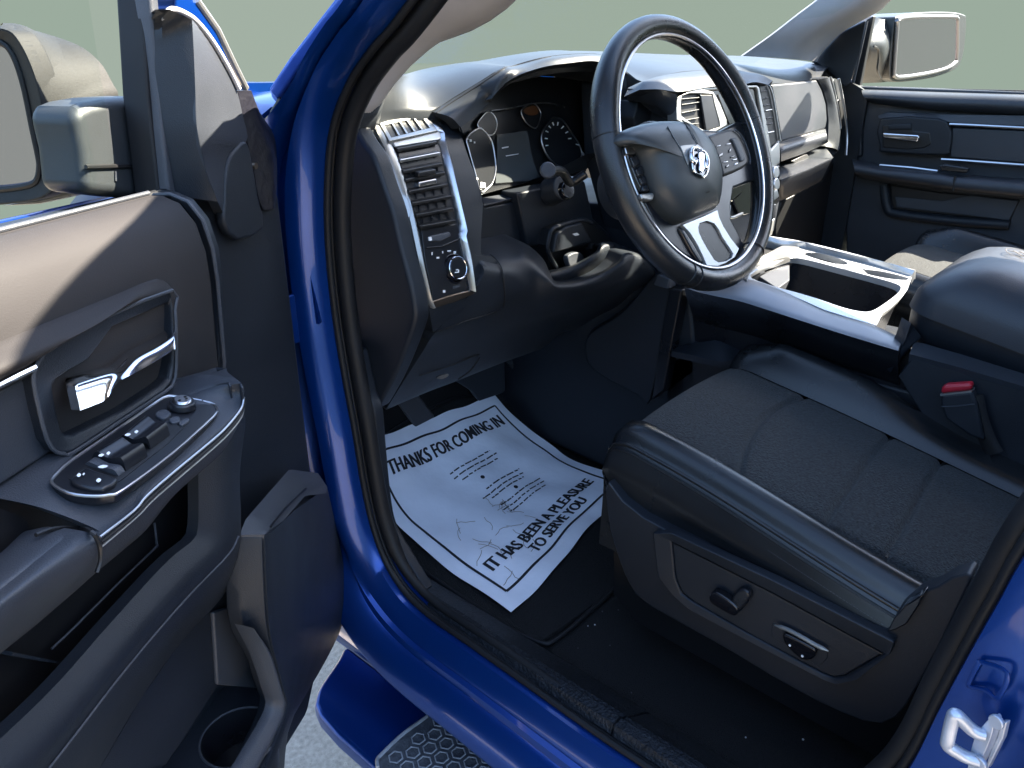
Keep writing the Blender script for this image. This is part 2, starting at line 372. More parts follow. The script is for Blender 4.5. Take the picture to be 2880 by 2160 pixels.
# outer skin: lower rocker, fender, roof, rear cab side
def bodyside():
    # front fender behind the open door
    rows = []
    for yy, zz in ((.985, .80), (1.02, .805), (1.25, .79), (1.5, .70), (1.75, .58)):
        rows.append([V((-.035 + a, yy, z)) for a, z in ((.13, zz + .045), (.05, zz + .03), (.0, zz), (-.03, zz - .06), (-.035, .45), (-.03, .1), (-.02, -.05))])
    mk('fender', patch(rows, (.012, 0, 0)), 'paint', ang=50)
    mk('hood', patch([[V((.08, y, .855)), V((.25, y, .855 - .02 * (y - 1))), V((.6, y, .855 - .03 * (y - 1))), V((.82, y, .855 - .03 * (y - 1))), V((1.05, y, .855 - .03 * (y - 1))), V((1.4, y, .855 - .02 * (y - 1))), V((1.56, y, .855))] for y in (1.16, 1.25, 1.40)], (0, 0, -.03)), 'paint', ang=50)
    mk('rocker', patch([[V((x, y, z)) for x, z in ((.0, -.042), (.012, -.055), (.05, -.07), (.07, -.16), (.3, -.17))] for y in (-1.6, -.2, .6, 1.3)], (.0, 0, -.012)), 'paint', ang=50)
    # closed shell behind the opening: rear side of the cab, back wall, roof, far side
    mk('roof', patch([[V((x, y, 1.43 + .05 * (1 - ((x - .82) / .62) ** 2))) for x in (.24, .35, .55, .82, 1.1, 1.3, 1.42)] for y in (0, -.3, -.9, -1.5)], (0, 0, .03)), 'headliner', ang=50)
    mk('roof_header_shade', patch([[V((x, y + (.42 * (1 - abs((x - .82) / .64) ** 2.2) if y > -.2 else 0) + (.10 if y > -.2 else 0), 1.425 - .02 * (y > -.2) + .05 * (1 - ((x - .82) / .62) ** 2))) for x in (.24, .30, .35, .45, .55, .68, .82, .96, 1.1, 1.2, 1.3, 1.36, 1.42)] for y in (0, -.3)], (0, 0, .02)), 'headliner', ang=50)  # unseen; front edge carried forward to keep sun off the vent pod
    mk('side_kick_panel', slab([V((1.645, y, z)) for y, z in ((.74, .80), (.74, .0), (1.42, .0), (1.42, .85), (.86, .86))], (.04, 0, 0)), 'plastic')
    # far side: window frame rail, centre pillar, rear door
    rail = cr([V((1.60, .60, 1.055)), V((1.58, .46, 1.15)), V((1.54, .2, 1.335)), V((1.515, -.08, 1.375)), V((1.51, -.6, 1.37)), V((1.52, -1.3, 1.34))], 5)
    mk('window_rail', tube(rail, .032, 10), 'headliner', ang=60)
    mk('roof_side', patch([[p for p in rail[5:]], [V((1.44, p.y, 1.44)) for p in rail[5:]]], (0, 0, .02)), 'headliner', ang=60)
    mk('roof_side', patch([[V((1.48 - .02, y, 1.40)) for y in (.12, -.5, -1.5)], [V((1.40, y, 1.44)) for y in (.12, -.5, -1.5)]], (0, 0, .02)), 'headliner', ang=60)
    mk('centre_pillar', slab([V((1.60, y, z)) for y, z in ((-.30, .80), (-.36, 1.38), (-.52, 1.38), (-.50, .80), (-.50, .02), (-.28, .02))], (.06, 0, 0)), 'plastic', bevel=.01)
    mk('rear_door', slab([V((1.62, y, z)) for y, z in ((-.50, .80), (-1.5, .82), (-1.5, .02), (-.50, .02))], (.08, 0, 0)), 'plastic', bevel=.01)
    mk('rear_quarter', slab([V((1.56, y, z)) for y, z in ((-1.25, .82), (-1.3, 1.38), (-1.5, 1.38), (-1.5, .82))], (.06, 0, 0)), 'plastic', bevel=.01)
    mk('rear_bench', slab(rrect(V((.82, -1.05, .42)), XX, YY, 1.44, .5, .05), (0, 0, -.25)), 'fabric', bevel=.05, seg=4)
    mk('rear_bench_back', slab([V((.10, y, z)) for y, z in ((-1.22, .35), (-1.38, 1.0), (-1.48, 1.0), (-1.45, .35))], (1.44, 0, 0)), 'fabric', bevel=.04, seg=3)
    mk('cab_side', slab([V((0, y, z)) for y, z in ((-.36, 1.40), (-1.5, 1.40), (-1.5, .80), (-.30, .80))], (.05, 0, 0)), 'glass', ang=0)
    mk('cab_side', slab([V((-.02, y, z)) for y, z in ((-.20, .80), (-1.5, .80), (-1.5, -.05), (-.03, -.05))], (.10, 0, 0)), 'paint', ang=0, bevel=.02)
    mk('back_wall', slab([V((0.06, -1.5, z0)) for z0 in ()] + [V((.06, -1.5, 0)), V((1.6, -1.5, 0)), V((1.6, -1.5, .82)), V((.06, -1.5, .82))], (0, -.06, 0)), 'plastic', ang=0, bevel=.02)
bodyside()
# A-pillar: outer moulding along the windscreen, painted jamb and inner cover
def apillar():
    o = [('B', 580, 0), ('B', 400, 225), ('B', 200, 480), ('B', 150, 580)]
    i = [('B', 662, 0), ('B', 440, 300), ('B', 250, 560), ('B', 188, 655)]
    A = [at(*q, 'x', -.005 + .10 * k) for q, k in zip(o, (1, .6, .2, 0))]; Bq = [at(*q, 'x', .0 + .10 * k) for q, k in zip(i, (1, .6, .2, 0))]
    ext = (A[0] - A[1]).normalized() * .55; A = [A[0] + ext] + A; Bq = [Bq[0] + ext] + Bq
    mid = [a.lerp(b, .5) + V((-.008, -.004, .004)) for a, b in zip(A, Bq)]
    mk('pillar_moulding', loft([A, mid, Bq], 14, (.02, .03, -.01), 4), 'paint_sky_sheen', ang=60)
    gap = [at('B', 200, 640, 'x', .0), at('B', 130, 760, 'x', .0), at('B', 160, 800, 'x', 0), at('B', 215, 690, 'x', 0)]
    mk('cowl_seal', slab(gap, (.03, .04, 0)), 'rubber', bevel=.004)
    # jamb web between moulding and opening
    j0 = [at('B', 690, 0, 'x', .10), at('B', 470, 300, 'x', .065), at('B', 270, 580, 'x', .035), at('B', 190, 720, 'x', .02), at('B', 200, 1000, 'x', .015), at('B', 150, 1380, 'x', .015), at('', 600, 700, 'x', .015)]
    j1 = [at('B', 830, 0, 'x', .055), at('B', 600, 300, 'x', .04), at('B', 480, 500, 'x', .025), at('B', 400, 720, 'x', .02), at('B', 340, 1000, 'x', .015), at('B', 330, 1380, 'x', .015), at('', 690, 700, 'x', .015)]
    j0 = [j0[0] + ext] + j0; j1 = [j1[0] + ext] + j1
    mk('pillar_jamb', loft([cr(j0, 4), cr(j1, 4)], 30, (.03, .02, 0)), 'paint', ang=60)
    L = [('B', 1275, 0), ('B', 1100, 185), ('B', 960, 365), ('B', 830, 545), ('B', 750, 690), ('B', 700, 805)]
    Rr = [('B', 1780, 0), ('B', 1700, 80), ('B', 1500, 200), ('B', 1250, 290), ('B', 1100, 360), ('B', 1040, 410), ('B', 1000, 455), ('B', 890, 655), ('B', 835, 745), ('B', 725, 785)]
    lf = [at(*q, 'x', .105 + .03 * (1 - k / 5)) for k, q in enumerate(L)]
    rt = [at(*q, 'x', .23 - .09 * wsm(k, 3, 9)) for k, q in enumerate(Rr)]
    e2 = (lf[0] - lf[1]).normalized() * .5
    lf = [lf[0] + e2] + lf; rt = [rt[0] + e2] + rt
    lf, rt = rs(cr(lf, 5), 24), rs(cr(rt, 5), 24)
    md = [a.lerp(b, .45) + V((.012, -.03, 0)) * min(1, (a - b).length / .1) for a, b in zip(lf, rt)]
    cov = mk('pillar_cover', loft([lf, md, rt], 24, (.004, .02, 0), 6), 'headliner', ang=60, label='light grey inner windscreen pillar cover')
    c = at('B', 1545, 5, 'x', .225); n = V((.2, -.9, .1)).normalized()
    g = [at('B', x, y, 'x', .222) for x, y in ((1405, -40), (1412, 10), (1440, 50), (1490, 66), (1560, 62), (1640, 38), (1700, 8), (1720, -40))]
    mk('grab_handle_recess', slab(cr(g, 4, True), (-.004, -.004, 0)), 'plastic_grey', cov, bevel=.002)
apillar()
# hinge hardware on the pillar
def hinge(z, k):
    h = mk('door_hinge', join(box((-.012, .975, z), .02, .05, .075), tube([V((-.03, .965, z - .045)), V((-.03, .965, z + .045))], .011, 12)), 'paint', frame, bevel=.003)
hinge(.54, 0); hinge(.17, 1)
mk('check_strap', box((-.05, .985, .36), .10, .02, .045, DU * -1, DN, ZZ), 'zinc', frame, bevel=.004)
# B-pillar: dimple, striker
def bpillar():
    n = V((-.93, .35, 0)).normalized()
    P0 = at('O', 1060, 780, 'x', .022)
    pl = lambda x, y: onp('O', x, y, P0 + n * .002, n)
    d = [pl(985, 590), pl(1015, 585), pl(1270, 695), pl(1180, 945), pl(1060, 875), pl(900, 835), pl(885, 790)]
    mk('jamb_dimple', tube(cr(d, 4, True), .0022, 6, closed=True, flat=.5), 'paint', frame)
    P1 = at('O', 1100, 1350, 'x', .012); plq = lambda x, y, h=0: onp('O', x, y, P1 + n * h, n)
    base = [plq(1190, 1100, .004), plq(1225, 1160, .004), plq(1190, 1320, .004), plq(1080, 1560, .004), plq(1000, 1659, .004), plq(960, 1600, .004), plq(1000, 1400, .004), plq(1050, 1250, .004), plq(1110, 1180, .004)]
    st = mk('door_striker', slab(cr(base, 3, True), n * .012), 'zinc', frame, bevel=.003)
    base2 = [plq(1255, 1160), plq(1315, 1165), plq(1275, 1330), plq(1130, 1620), plq(1090, 1659), plq(1130, 1500), plq(1220, 1300)]
    mk('striker_plate', slab(base2, n * .006), 'zinc', frame, bevel=.002)
    loop = [plq(990, 1590, .016), plq(850, 1545, .022), plq(720, 1470, .03), plq(665, 1420, .033), plq(670, 1370, .034), plq(700, 1230, .034), plq(730, 1130, .034), plq(755, 1120, .033), plq(800, 1160, .03), plq(880, 1240, .024), plq(960, 1300, .02), plq(1030, 1320, .016)]
    mk('striker_loop', tube(cr(loop, 4), .0054, 12), 'zinc', frame, ang=60)
    for x, y in ((1010, 1600), (1180, 1180)): mk('striker_screw', disc(plq(x, y, .016), n, .006, .004, 14), 'zinc', frame, bevel=.001)
bpillar()
# sill scuff plate
sp_ = [(.052, .070), (.058, .083), (.072, .085), (.078, .078), (.086, .077), (.092, .070), (.140, .040), (.152, .030), (.160, .008)]
ys = [.90, .80, .60, .405]
mk('scuff_plate', patch([[V((x, y, z)) for x, z in sp_] for y in ys], (.004, 0, -.012)), 'sill', ang=40)
mk('scuff_plate', patch([[V((x, y, z - .0015)) for x, z in sp_] for y in (.402, .2, -.3)], (.004, 0, -.012)), 'sill', ang=40)
# floor with toe board, tunnel side and far side
fl = [(-1.5, 0), (-.2, 0), (.6, 0), (.95, .002), (1.06, .03), (1.2, .115), (1.32, .25), (1.40, .45), (1.42, .62)]
fo = mk('floor_carpet', patch([[V((x, y, z)) for y, z in fl] for x in (.10, .3, .6, .9, 1.2, 1.66)], (0, .0, -.02)), 'carpet', ang=60)
lr = random.Random(5)
for _ in range(34):
    x, y = lr.uniform(.19, .62), lr.uniform(.12, .62)
    mk('lint', disc(V((x, y, .0005)), ZZ, lr.uniform(.0007, .0016), .0012, 6), 'stitch' if lr.random() < .7 else 'white', fo)
kick = [('G', 300, 180), ('G', 330, 270), ('G', 343, 430), ('G', 362, 640), ('G', 382, 800), ('G', 405, 880), ('G', 440, 945)]
kp = [at(*q, 'x', .105) for q in kick]; kp = cr(kp, 3) + [V((.105, .80, .075)), V((.105, 1.38, .02)), V((.105, 1.40, .45)), V((.105, .93, .47))]
mk('kick_panel', slab(kp, (-.02, 0, 0)), 'plastic', bevel=.004)
# ------------------------------------------------------------------ dashboard, driver's end
_fz = [(.379, .914), (.426, .881), (.477, .850), (.53, .822), (.56, .819), (.594, .826), (.646, .841), (.688, .855), (.724, .870), (.761, .889), (.780, .906), (.797, .930), (.81, .96)]
def fy(z):
    if z <= _fz[0][0]: return _fz[0][1] + (_fz[0][0] - z) * .7
    for (a, ya), (b, yb) in zip(_fz, _fz[1:]):
        if z <= b: return ya + (yb - ya) * (z - a) / (b - a)
    return _fz[-1][1] + (z - _fz[-1][0]) * 2
def F(off=0.0): return lambda p: p.y - fy(p.z) - off
def onF(k, pts, off=0.0): return [onf(k, x, y, F(off)) for x, y in pts]
def px(k, pts): a, b, s = _S[k]; return [V((a + x * s, b + y * s, 0)) for x, y in pts]
def gridF(L, R_, n, m, off, back=None, smooth=4):    # surface that follows the dash face between two surveyed edges
    L, R_ = rs(cr(L, smooth), n), rs(cr(R_, smooth), n)
    return patch([[onf('', *a.lerp(b, j / m).xy, F(off)) for j in range(m + 1)] for a, b in zip(L, R_)], back)
NF = V((0, -1, .15)).normalized()
ecx = .104
ec = ats('', [(752, 262), (766, 276), (784, 306), (807, 340), (829, 402), (849, 460), (865, 530), (886, 610), (896, 662), (895, 700), (872, 766), (848, 821), (823, 867), (812, 885)], 'x', ecx)
ec = cr(ec, 3) + [V((ecx, 1.20, .36)), V((ecx, 1.2, .80))]
endcap = mk('dash_end_cap', slab(ec, (.03, 0, 0)), 'plastic', bevel=.011, seg=4)

# dash top: flat pad, brow over the instruments
back = [at('B', 720, 790, 'x', .105), at('B', 840, 738, 'x', .13), at('B', 900, 640, 'x', .165), at('B', 985, 520, 'x', .20), at('B', 1240, 445, 'y', 1.16), at('B', 1530, 408, 'y', 1.20), at('B', 1896, 350, 'y', 1.22),
        at('C', 120, 312, 'y', 1.22), at('C', 330, 277, 'y', 1.18), at('C', 520, 264, 'y', 1.12), at('C', 720, 266, 'y', 1.12), at('C', 900, 275, 'y', 1.15), at('C', 1130, 284, 'y', 1.16), at('C', 1450, 290, 'y', 1.12), at('C', 1640, 305, 'y', 1.02), at('C', 1780, 318, 'y', .92), at('C', 1900, 345, 'y', .84)]
ridge = [at('B', 735, 800, 'x', .108), at('B', 870, 765, 'x', .155), at('B', 1000, 752, 'x', .20), at('B', 1225, 742, 'x', .262), at('B', 1300, 690, 'x', .285), at('B', 1400, 628, 'x', .31), at('B', 1560, 530, 'x', .345), at('B', 1700, 442, 'x', .38),
         at('C', 240, 345, 'y', .93), at('C', 400, 300, 'y', .905), at('C', 560, 280, 'y', .90), at('C', 720, 282, 'y', .90), at('C', 800, 330, 'y', .88), at('C', 925, 425, 'y', .82), at('C', 1130, 372, 'y', .80), at('C', 1450, 366, 'y', .78), at('C', 1590, 432, 'y', .79), at('C', 1850, 410, 'y', .80)]
brow = [at('K', 75, 545, 'y', .893), at('K', 260, 400, 'y', .893), at('K', 480, 200, 'y', .89), at('C', 150, 512, 'y', .875), at('C', 250, 412, 'y', .87), at('C', 400, 352, 'y', .865), at('C', 550, 327, 'y', .862), at('C', 700, 317, 'y', .862), at('C', 790, 370, 'y', .86), at('C', 830, 470, 'y', .85), at('C', 890, 620, 'y', .84)]
bk, rg = rs(cr(back, 5), 60), rs(cr(ridge, 5), 60)
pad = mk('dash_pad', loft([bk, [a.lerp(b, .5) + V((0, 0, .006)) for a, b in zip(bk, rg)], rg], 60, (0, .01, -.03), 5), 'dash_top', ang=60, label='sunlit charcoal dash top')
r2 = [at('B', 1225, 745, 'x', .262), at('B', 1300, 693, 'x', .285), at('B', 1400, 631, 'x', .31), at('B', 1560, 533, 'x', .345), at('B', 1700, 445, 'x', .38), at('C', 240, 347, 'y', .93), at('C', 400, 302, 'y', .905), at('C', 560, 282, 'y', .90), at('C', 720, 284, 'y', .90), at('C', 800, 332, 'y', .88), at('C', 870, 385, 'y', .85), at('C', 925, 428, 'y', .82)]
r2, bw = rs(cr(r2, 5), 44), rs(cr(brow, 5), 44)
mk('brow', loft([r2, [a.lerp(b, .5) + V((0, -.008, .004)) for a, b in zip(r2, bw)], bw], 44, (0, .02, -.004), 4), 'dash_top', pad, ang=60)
mk('brow_seam', tube([a.lerp(b, .12) + V((0, -.0012, .001)) for a, b in zip(r2, bw)][:24], .0016, 6), 'black', pad)
# far edge of the dash under the windscreen
mk('defrost_grille', loft([ats('B', [(985, 515), (1240, 470), (1530, 425)], 'y', 1.10), ats('B', [(985, 505), (1240, 452), (1530, 410)], 'y', 1.15)], 12, (0, 0, -.01)), 'black', pad)


# vent pod face
podL = px('B', [(735, 802), (845, 905), (895, 1000), (960, 1180), (1060, 1490)]) + px('J', [(490, 60), (550, 230), (600, 400), (640, 570), (672, 760), (690, 890), (705, 962)])
podR = px('B', [(1228, 742), (1392, 842), (1440, 980), (1540, 1262)]) + px('J', [(1012, 190), (1000, 470), (1065, 485), (1128, 575), (1142, 770), (1105, 825)])
pod = mk('vent_pod', gridF(podL, podR, 46, 10, 0, (0, .09, 0), 3), 'plastic', ang=60, bevel=.004)
def plate(name, k, pts, off, depth, m, parent, bevel=.002, seg=2, smooth=0, f=onF, label=None):
    p = f(k, pts, off)
    if smooth: p = cr(p, smooth, True)
    return mk(name, slab(p, (0, depth, 0)), m, parent, bevel=bevel, seg=seg, label=label)
# satin bezel round vents and lamp switch (ring built from strips)
bezL = onF('B', [(775, 785), (850, 870), (905, 985), (955, 1130), (1000, 1260), (1060, 1480)], -.006) + onF('J', [(515, 60), (570, 300), (625, 560), (680, 800), (705, 815)], -.006)
bezLi = onF('B', [(860, 815), (905, 880), (965, 985), (1000, 1080), (1040, 1200), (1095, 1420)], -.006) + onF('J', [(545, 60), (605, 300), (655, 560), (702, 770), (715, 800)], -.006)
mk('vent_bezel', patch([rs(bezL, 24), rs([a.lerp(b, .5) + V((0, -.004, 0)) for a, b in zip(rs(bezL, 24), rs(bezLi, 24))], 24), rs(bezLi, 24)], (0, .02, 0)), 'silver', pod, ang=50)
top1 = onF('B', [(775, 785), (900, 765), (1100, 750), (1225, 745)], -.006); top2 = onF('B', [(865, 818), (1000, 800), (1150, 772), (1165, 770)], -.006)
mk('vent_bezel', loft([top1, top2], 14, (0, .02, 0)), 'silver', pod, ang=50)
mk('vent_bezel', slab(onF('B', [(940, 925), (1275, 870), (1290, 920), (1270, 935), (975, 985)], -.0085), (0, .02, 0)), 'silver', pod, bevel=.003)
rgt1 = onF('B', [(1165, 770), (1225, 860), (1275, 880), (1265, 940), (1310, 1080), (1365, 1300), (1420, 1540)], -.006) + onF('J', [(865, 330), (905, 500), (925, 620), (940, 700)], -.006)
rgt2 = onF('B', [(1225, 748), (1290, 850), (1315, 930), (1325, 990), (1355, 1090), (1400, 1290), (1460, 1540)], -.006) + onF('J', [(905, 330), (945, 500), (962, 620), (968, 712)], -.006)
mk('vent_bezel', loft([rgt1, [a.lerp(b, .5) + V((0, -.006, 0)) for a, b in zip(rs(rgt1, 30), rs(rgt2, 30))], rgt2], 30, (0, .03, 0)), 'chrome_soft', pod, ang=50)
bt1 = onF('J', [(702, 770), (820, 730), (940, 700)], -.006); bt2 = onF('J', [(706, 816), (840, 775), (968, 722)], -.006)
mk('vent_bezel', loft([bt1, bt2], 10, (0, .02, 0)), 'bronze', pod, bevel=.002)
# upper demister vent
dv = [(905, 830), (1150, 775), (1205, 850), (950, 915)]
dc = onF('B', dv, -.014); fr_ = onF('B', [(862, 806), (1168, 745), (1262, 868), (935, 940)], -.014); dn = (dc[1] - dc[0]).cross(dc[2] - dc[1]).normalized(); dn = dn if dn.y < 0 else -dn
mk('vent_bezel', ring(fr_, dc, dn * -.012), 'silver', pod, bevel=.0015)
mk('vent_well', slab(shift(dc, dn * -.003), dn * -.003), 'black', pod)
for t in (.2, .4, .6, .8):
    a, b = dc[0].lerp(dc[1], t), dc[3].lerp(dc[2], t); w = (dc[1] - dc[0]) * .022
    mk('vent_fin', slab([a - w, a + w, b + w, b - w], dn * -.004), 'silver', pod, ang=0)
# main vent well and slats
mk('vent_well', gridF(px('B', [(985, 975), (1030, 1160), (1090, 1370)]) + px('J', [(632, 332)]), px('B', [(1262, 928), (1300, 1110), (1360, 1330)]) + px('J', [(852, 288)]), 30, 4, -.0025, (0, .002, 0)), 'black', pod)
wellL = rs(onF('B', [(985, 985), (1030, 1160), (1090, 1370)], -.010) + onF('J', [(630, 330)], -.010), 30)
wellR = rs(onF('B', [(1258, 935), (1300, 1110), (1360, 1330)], -.010) + onF('J', [(850, 290)], -.010), 30)
wc = sum(wellL + wellR, V()) / 60
for i, k in enumerate((1, 5, 9, 12.5, 16, 20, 24, 28)):
    j = int(k); a = wellL[j]; b = wellR[j]; c = a.lerp(b, .5); ex = (b - a)
    m_ = 'chrome_soft' if i == 1 else 'black'
    mk('vent_slat', slab([a + V((.001, 0, .0025)), b + V((-.001, 0, .0025)), b + V((-.001, 0, -.0025)), a + V((.001, 0, -.0025))], (0, .010, .002)), m_, pod, bevel=.0010)
    if i not in (0, 3, 7):
        for t in (.2, .42, .64, .86):
            q = a.lerp(b, t) + V((0, .005, -.008)); mk('vent_fin', box(q, .0025, .006, .012), 'plastic_smooth', pod)
    if i == 3:
        for dz, mm in ((-.008, 'chrome_soft'), (.006, 'black')):
            mk('vent_thumbwheel' if dz < 0 else 'vent_slat', slab([a.lerp(b, .28) + V((0, -.004, dz + .004)), a.lerp(b, .72) + V((0, -.004, dz + .004)), a.lerp(b, .72) + V((0, -.004, dz - .004)), a.lerp(b, .28) + V((0, -.004, dz - .004))], (0, .012, 0)), mm, pod, bevel=.002)
# lamp switch panel
mk('switch_panel', gridF(px('J', [(632, 330), (655, 520), (690, 680), (708, 775)]), px('J', [(855, 285), (890, 430), (925, 570), (938, 695)]), 16, 5, -.003, (0, .003, 0)), 'plastic_smooth', pod, bevel=.001)
ds = onF('R', [(440, 500), (640, 455), (655, 500), (560, 550), (450, 550), (435, 525)], -.005)
mk('dimmer_wheel', slab(ds, (0, .012, 0)), 'plastic_grey', pod, bevel=.0025)
mk('dimmer_mark', slab(onF('R', [(440, 512), (462, 505), (468, 538), (445, 545)], -.0065), (0, .003, 0)), 'white', pod)
mk('panel_groove', tube(onF('R', [(415, 612), (560, 600), (735, 525)], -.0035), .0012, 6), 'black', pod)
kc = onF('R', [(690, 812)], -.004)[0]; kn = V((-.06, -1, .28)).normalized()
knob = mk('lamp_switch_knob', disc(kc - kn * .002, kn, .0185, .011, 40, .0160), 'plastic_smooth', pod, bevel=.002)
mk('knob_ring', tube(circle(kc + kn * .0078, kn, .0165, 48), .0013, 8, closed=True), 'chrome', pod)
mk('knob_base', disc(kc - kn * .004, kn, .024, .004, 40, .022), 'black_gloss', pod, bevel=.001)
for x, y, w, h in ((468, 668, 8, 26), (525, 708, 26, 14), (572, 655, 7, 18), (634, 642, 34, 10), (690, 656, 22, 20), (585, 1035, 22, 22), (712, 825, 22, 8), (705, 850, 30, 8), (725, 840, 10, 26)):
    p = onF('R', [(x - w / 2, y - h / 2), (x + w / 2, y - h / 2 - 2), (x + w / 2, y + h / 2), (x - w / 2, y + h / 2 + 2)], -.0042 if y != 825 and y != 850 and y != 840 else -.017)
    mk('switch_mark', slab(p, (0, .0006, 0)), 'white', pod, ang=0)
for x0, y0, x1, y1, h, m_ in ((668, 1000, 740, 978, 26, 'plastic_grey'), (668, 1075, 778, 1042, 12, 'white')):
    mk('switch_mark', slab(onF('R', [(x0, y0 - h / 2), (x1, y1 - h / 2), (x1, y1 + h / 2), (x0, y0 + h / 2)], -.0042), (0, .0006, 0)), m_, pod, ang=0)

# panel beside the column: ledge under the cluster
mk('column_side_panel', slab([at('J', x, y, 'y', .905) for x, y in ((1005, 120), (1030, 185), (1225, 145), (1262, 300), (1268, 400), (985, 468), (960, 330))], (0, .12, 0)), 'plastic', bevel=.004)
mk('cluster_ledge', slab([at('K', 375, 1560, 'y', .903), at('K', 800, 1455, 'y', .903), at('K', 785, 1380, 'y', .93), at('K', 340, 1455, 'y', .93)], (0, .01, -.008)), 'plastic_grey', bevel=.002)

# knee bolster
kb = [
    [at('J', x, y, 'y', yy) for x, y, yy in ((985, 470, .86), (1060, 450, .86), (1180, 425, .86), (1275, 408, .86), (1385, 500, .84), (1430, 590, .83), (1470, 645, .82), (1600, 630, .81), (1740, 585, .79), (1850, 520, .77), (1890, 462, .77), (1990, 470, .78), (2110, 590, .80))],
    [at('J', x, y, 'y', yy) for x, y, yy in ((1000, 520, .825), (1110, 545, .822), (1200, 540, .82), (1290, 520, .815), (1385, 590, .80), (1430, 640, .79), (1475, 668, .785), (1610, 655, .775), (1760, 605, .76), (1872, 540, .745), (1920, 490, .745), (2010, 510, .75), (2105, 610, .77))],
    [at('J', x, y, 'y', yy) for x, y, yy in ((1000, 640, .815), (1142, 660, .815), (1240, 680, .81), (1330, 690, .805), (1410, 720, .795), (1480, 740, .79), (1560, 740, .785), (1680, 720, .775), (1800, 690, .765), (1900, 650, .76), (1960, 620, .76), (2020, 620, .765), (2080, 650, .78))],
    [at('J', x, y, 'y', yy) for x, y, yy in ((720, 960, .835), (900, 900, .83), (1100, 850, .83), (1200, 840, .83), (1300, 840, .83), (1400, 830, .825), (1500, 820, .82), (1600, 800, .82), (1700, 780, .82), (1790, 760, .82), (1860, 740, .82), (1930, 720, .825), (2000, 700, .83))],
    [at('J', x, y, 'y', yy) for x, y, yy in ((640, 1080, .865), (750, 1070, .865), (880, 1040, .865), (1000, 1010, .865), (1120, 970, .865), (1240, 935, .865), (1360, 905, .865), (1470, 880, .865), (1570, 860, .865), (1670, 840, .865), (1760, 825, .865), (1840, 805, .865), (1900, 790, .865))],
    [at('J', x, y, 'y', yy) for x, y, yy in ((425, 1418, .93), (560, 1362, .93), (700, 1305, .93), (850, 1250, .93), (1000, 1190, .93), (1170, 1125, .93), (1300, 1080, .93), (1400, 1040, .93), (1490, 965, .93), (1600, 930, .93), (1700, 880, .93), (1800, 850, .93), (1880, 825, .93))],
    [at('J', x, y + 4, 'y', yy) for x, y, yy in ((430, 1420, .99), (565, 1364, .99), (705, 1307, .99), (855, 1252, .99), (1005, 1192, .99), (1172, 1127, .99), (1302, 1082, .99), (1402, 1042, .99), (1492, 967, .99), (1602, 932, .99), (1702, 882, .99), (1802, 852, .99), (1882, 827, .99))]]
def gridsm(rows, m=5, k=4):
    rows = [cr(r, k) for r in rows]; cols = [cr([r[j] for r in rows], m) for j in range(len(rows[0]))]
    return [[cols[j][i] for j in range(len(cols))] for i in range(len(cols[0]))]
knee = mk('knee_bolster', patch(gridsm(kb), (0, .05, .01)), 'plastic', ang=70)
mk('bolster_seam', tube(cr(shift([at('J', 1055, 475, 'y', .842), at('J', 1095, 510, 'y', .828), at('J', 1128, 570, 'y', .8175), at('J', 1140, 660, 'y', .813), at('J', 1142, 770, 'y', .819), at('J', 1105, 825, 'y', .825), at('J', 900, 892, 'y', .829), at('J', 705, 962, 'y', .834)], (0, -.002, 0)), 4), .0013, 6), 'black', knee)
hs = [at('J', 610, 1225, 'y', .893), at('J', 800, 1165, 'y', .893), at('J', 980, 1098, 'y', .893), at('J', 930, 1190, 'y', .905), at('J', 850, 1250, 'y', .924)]
mk('bolster_seam', tube(cr(shift(hs, (0, -.004, 0)), 4), .0014, 6), 'black', knee)
mk('hood_release_mark', slab(cr(shift(onps('J', [(705, 1240), (730, 1222), (775, 1212), (775, 1228), (740, 1245)], V((.2, .91, .42)), V((0, -1, .4))), (0, -.008, 0)), 3, True), (0, .002, 0)), 'black', knee)
# opening in the bolster: parking brake release and tilt lever
mk('lever_recess', slab([at('J', x, y, 'y', .868) for x, y in ((1405, 420), (1440, 320), (1600, 260), (1700, 290), (1900, 460), (1880, 530), (1740, 610), (1480, 650), (1430, 560))], (0, .05, 0)), 'black', knee)
mk('release_plate', slab([at('J', x, y, 'y', .845) for x, y in ((1455, 470), (1475, 350), (1530, 305), (1630, 275), (1700, 400), (1560, 440))], (0, .02, 0)), 'plastic', knee, bevel=.004)
mk('release_frame', tube(cr([at('J', x, y, 'y', .852) for x, y in ((1480, 575), (1420, 460), (1425, 370), (1460, 310), (1620, 262), (1690, 282))], 4), .004, 8), 'plastic', knee)
mk('release_mark', slab([at('J', x, y, 'y', .8435) for x, y in ((1572, 350), (1600, 342), (1615, 355), (1590, 362))], (0, .001, 0)), 'white', knee)
lv = [at('J', x, y, 'y', .835) for x, y in ((1540, 500), (1590, 465), (1640, 480), (1655, 580), (1620, 610), (1575, 590))]
mk('brake_release_lever', slab(cr(lv, 3, True), (0, .012, 0)), 'plastic_grey', knee, bevel=.004)
mk('connector', slab([at('J', x, y, 'y', .85) for x, y in ((1660, 440), (1800, 400), (1820, 460), (1700, 520))], (0, .012, 0)), 'plastic_smooth', knee, bevel=.003)
mk('connector', box(at('J', 1690, 425, 'y', .842), .012, .01, .01), 'black', knee, bevel=.002)

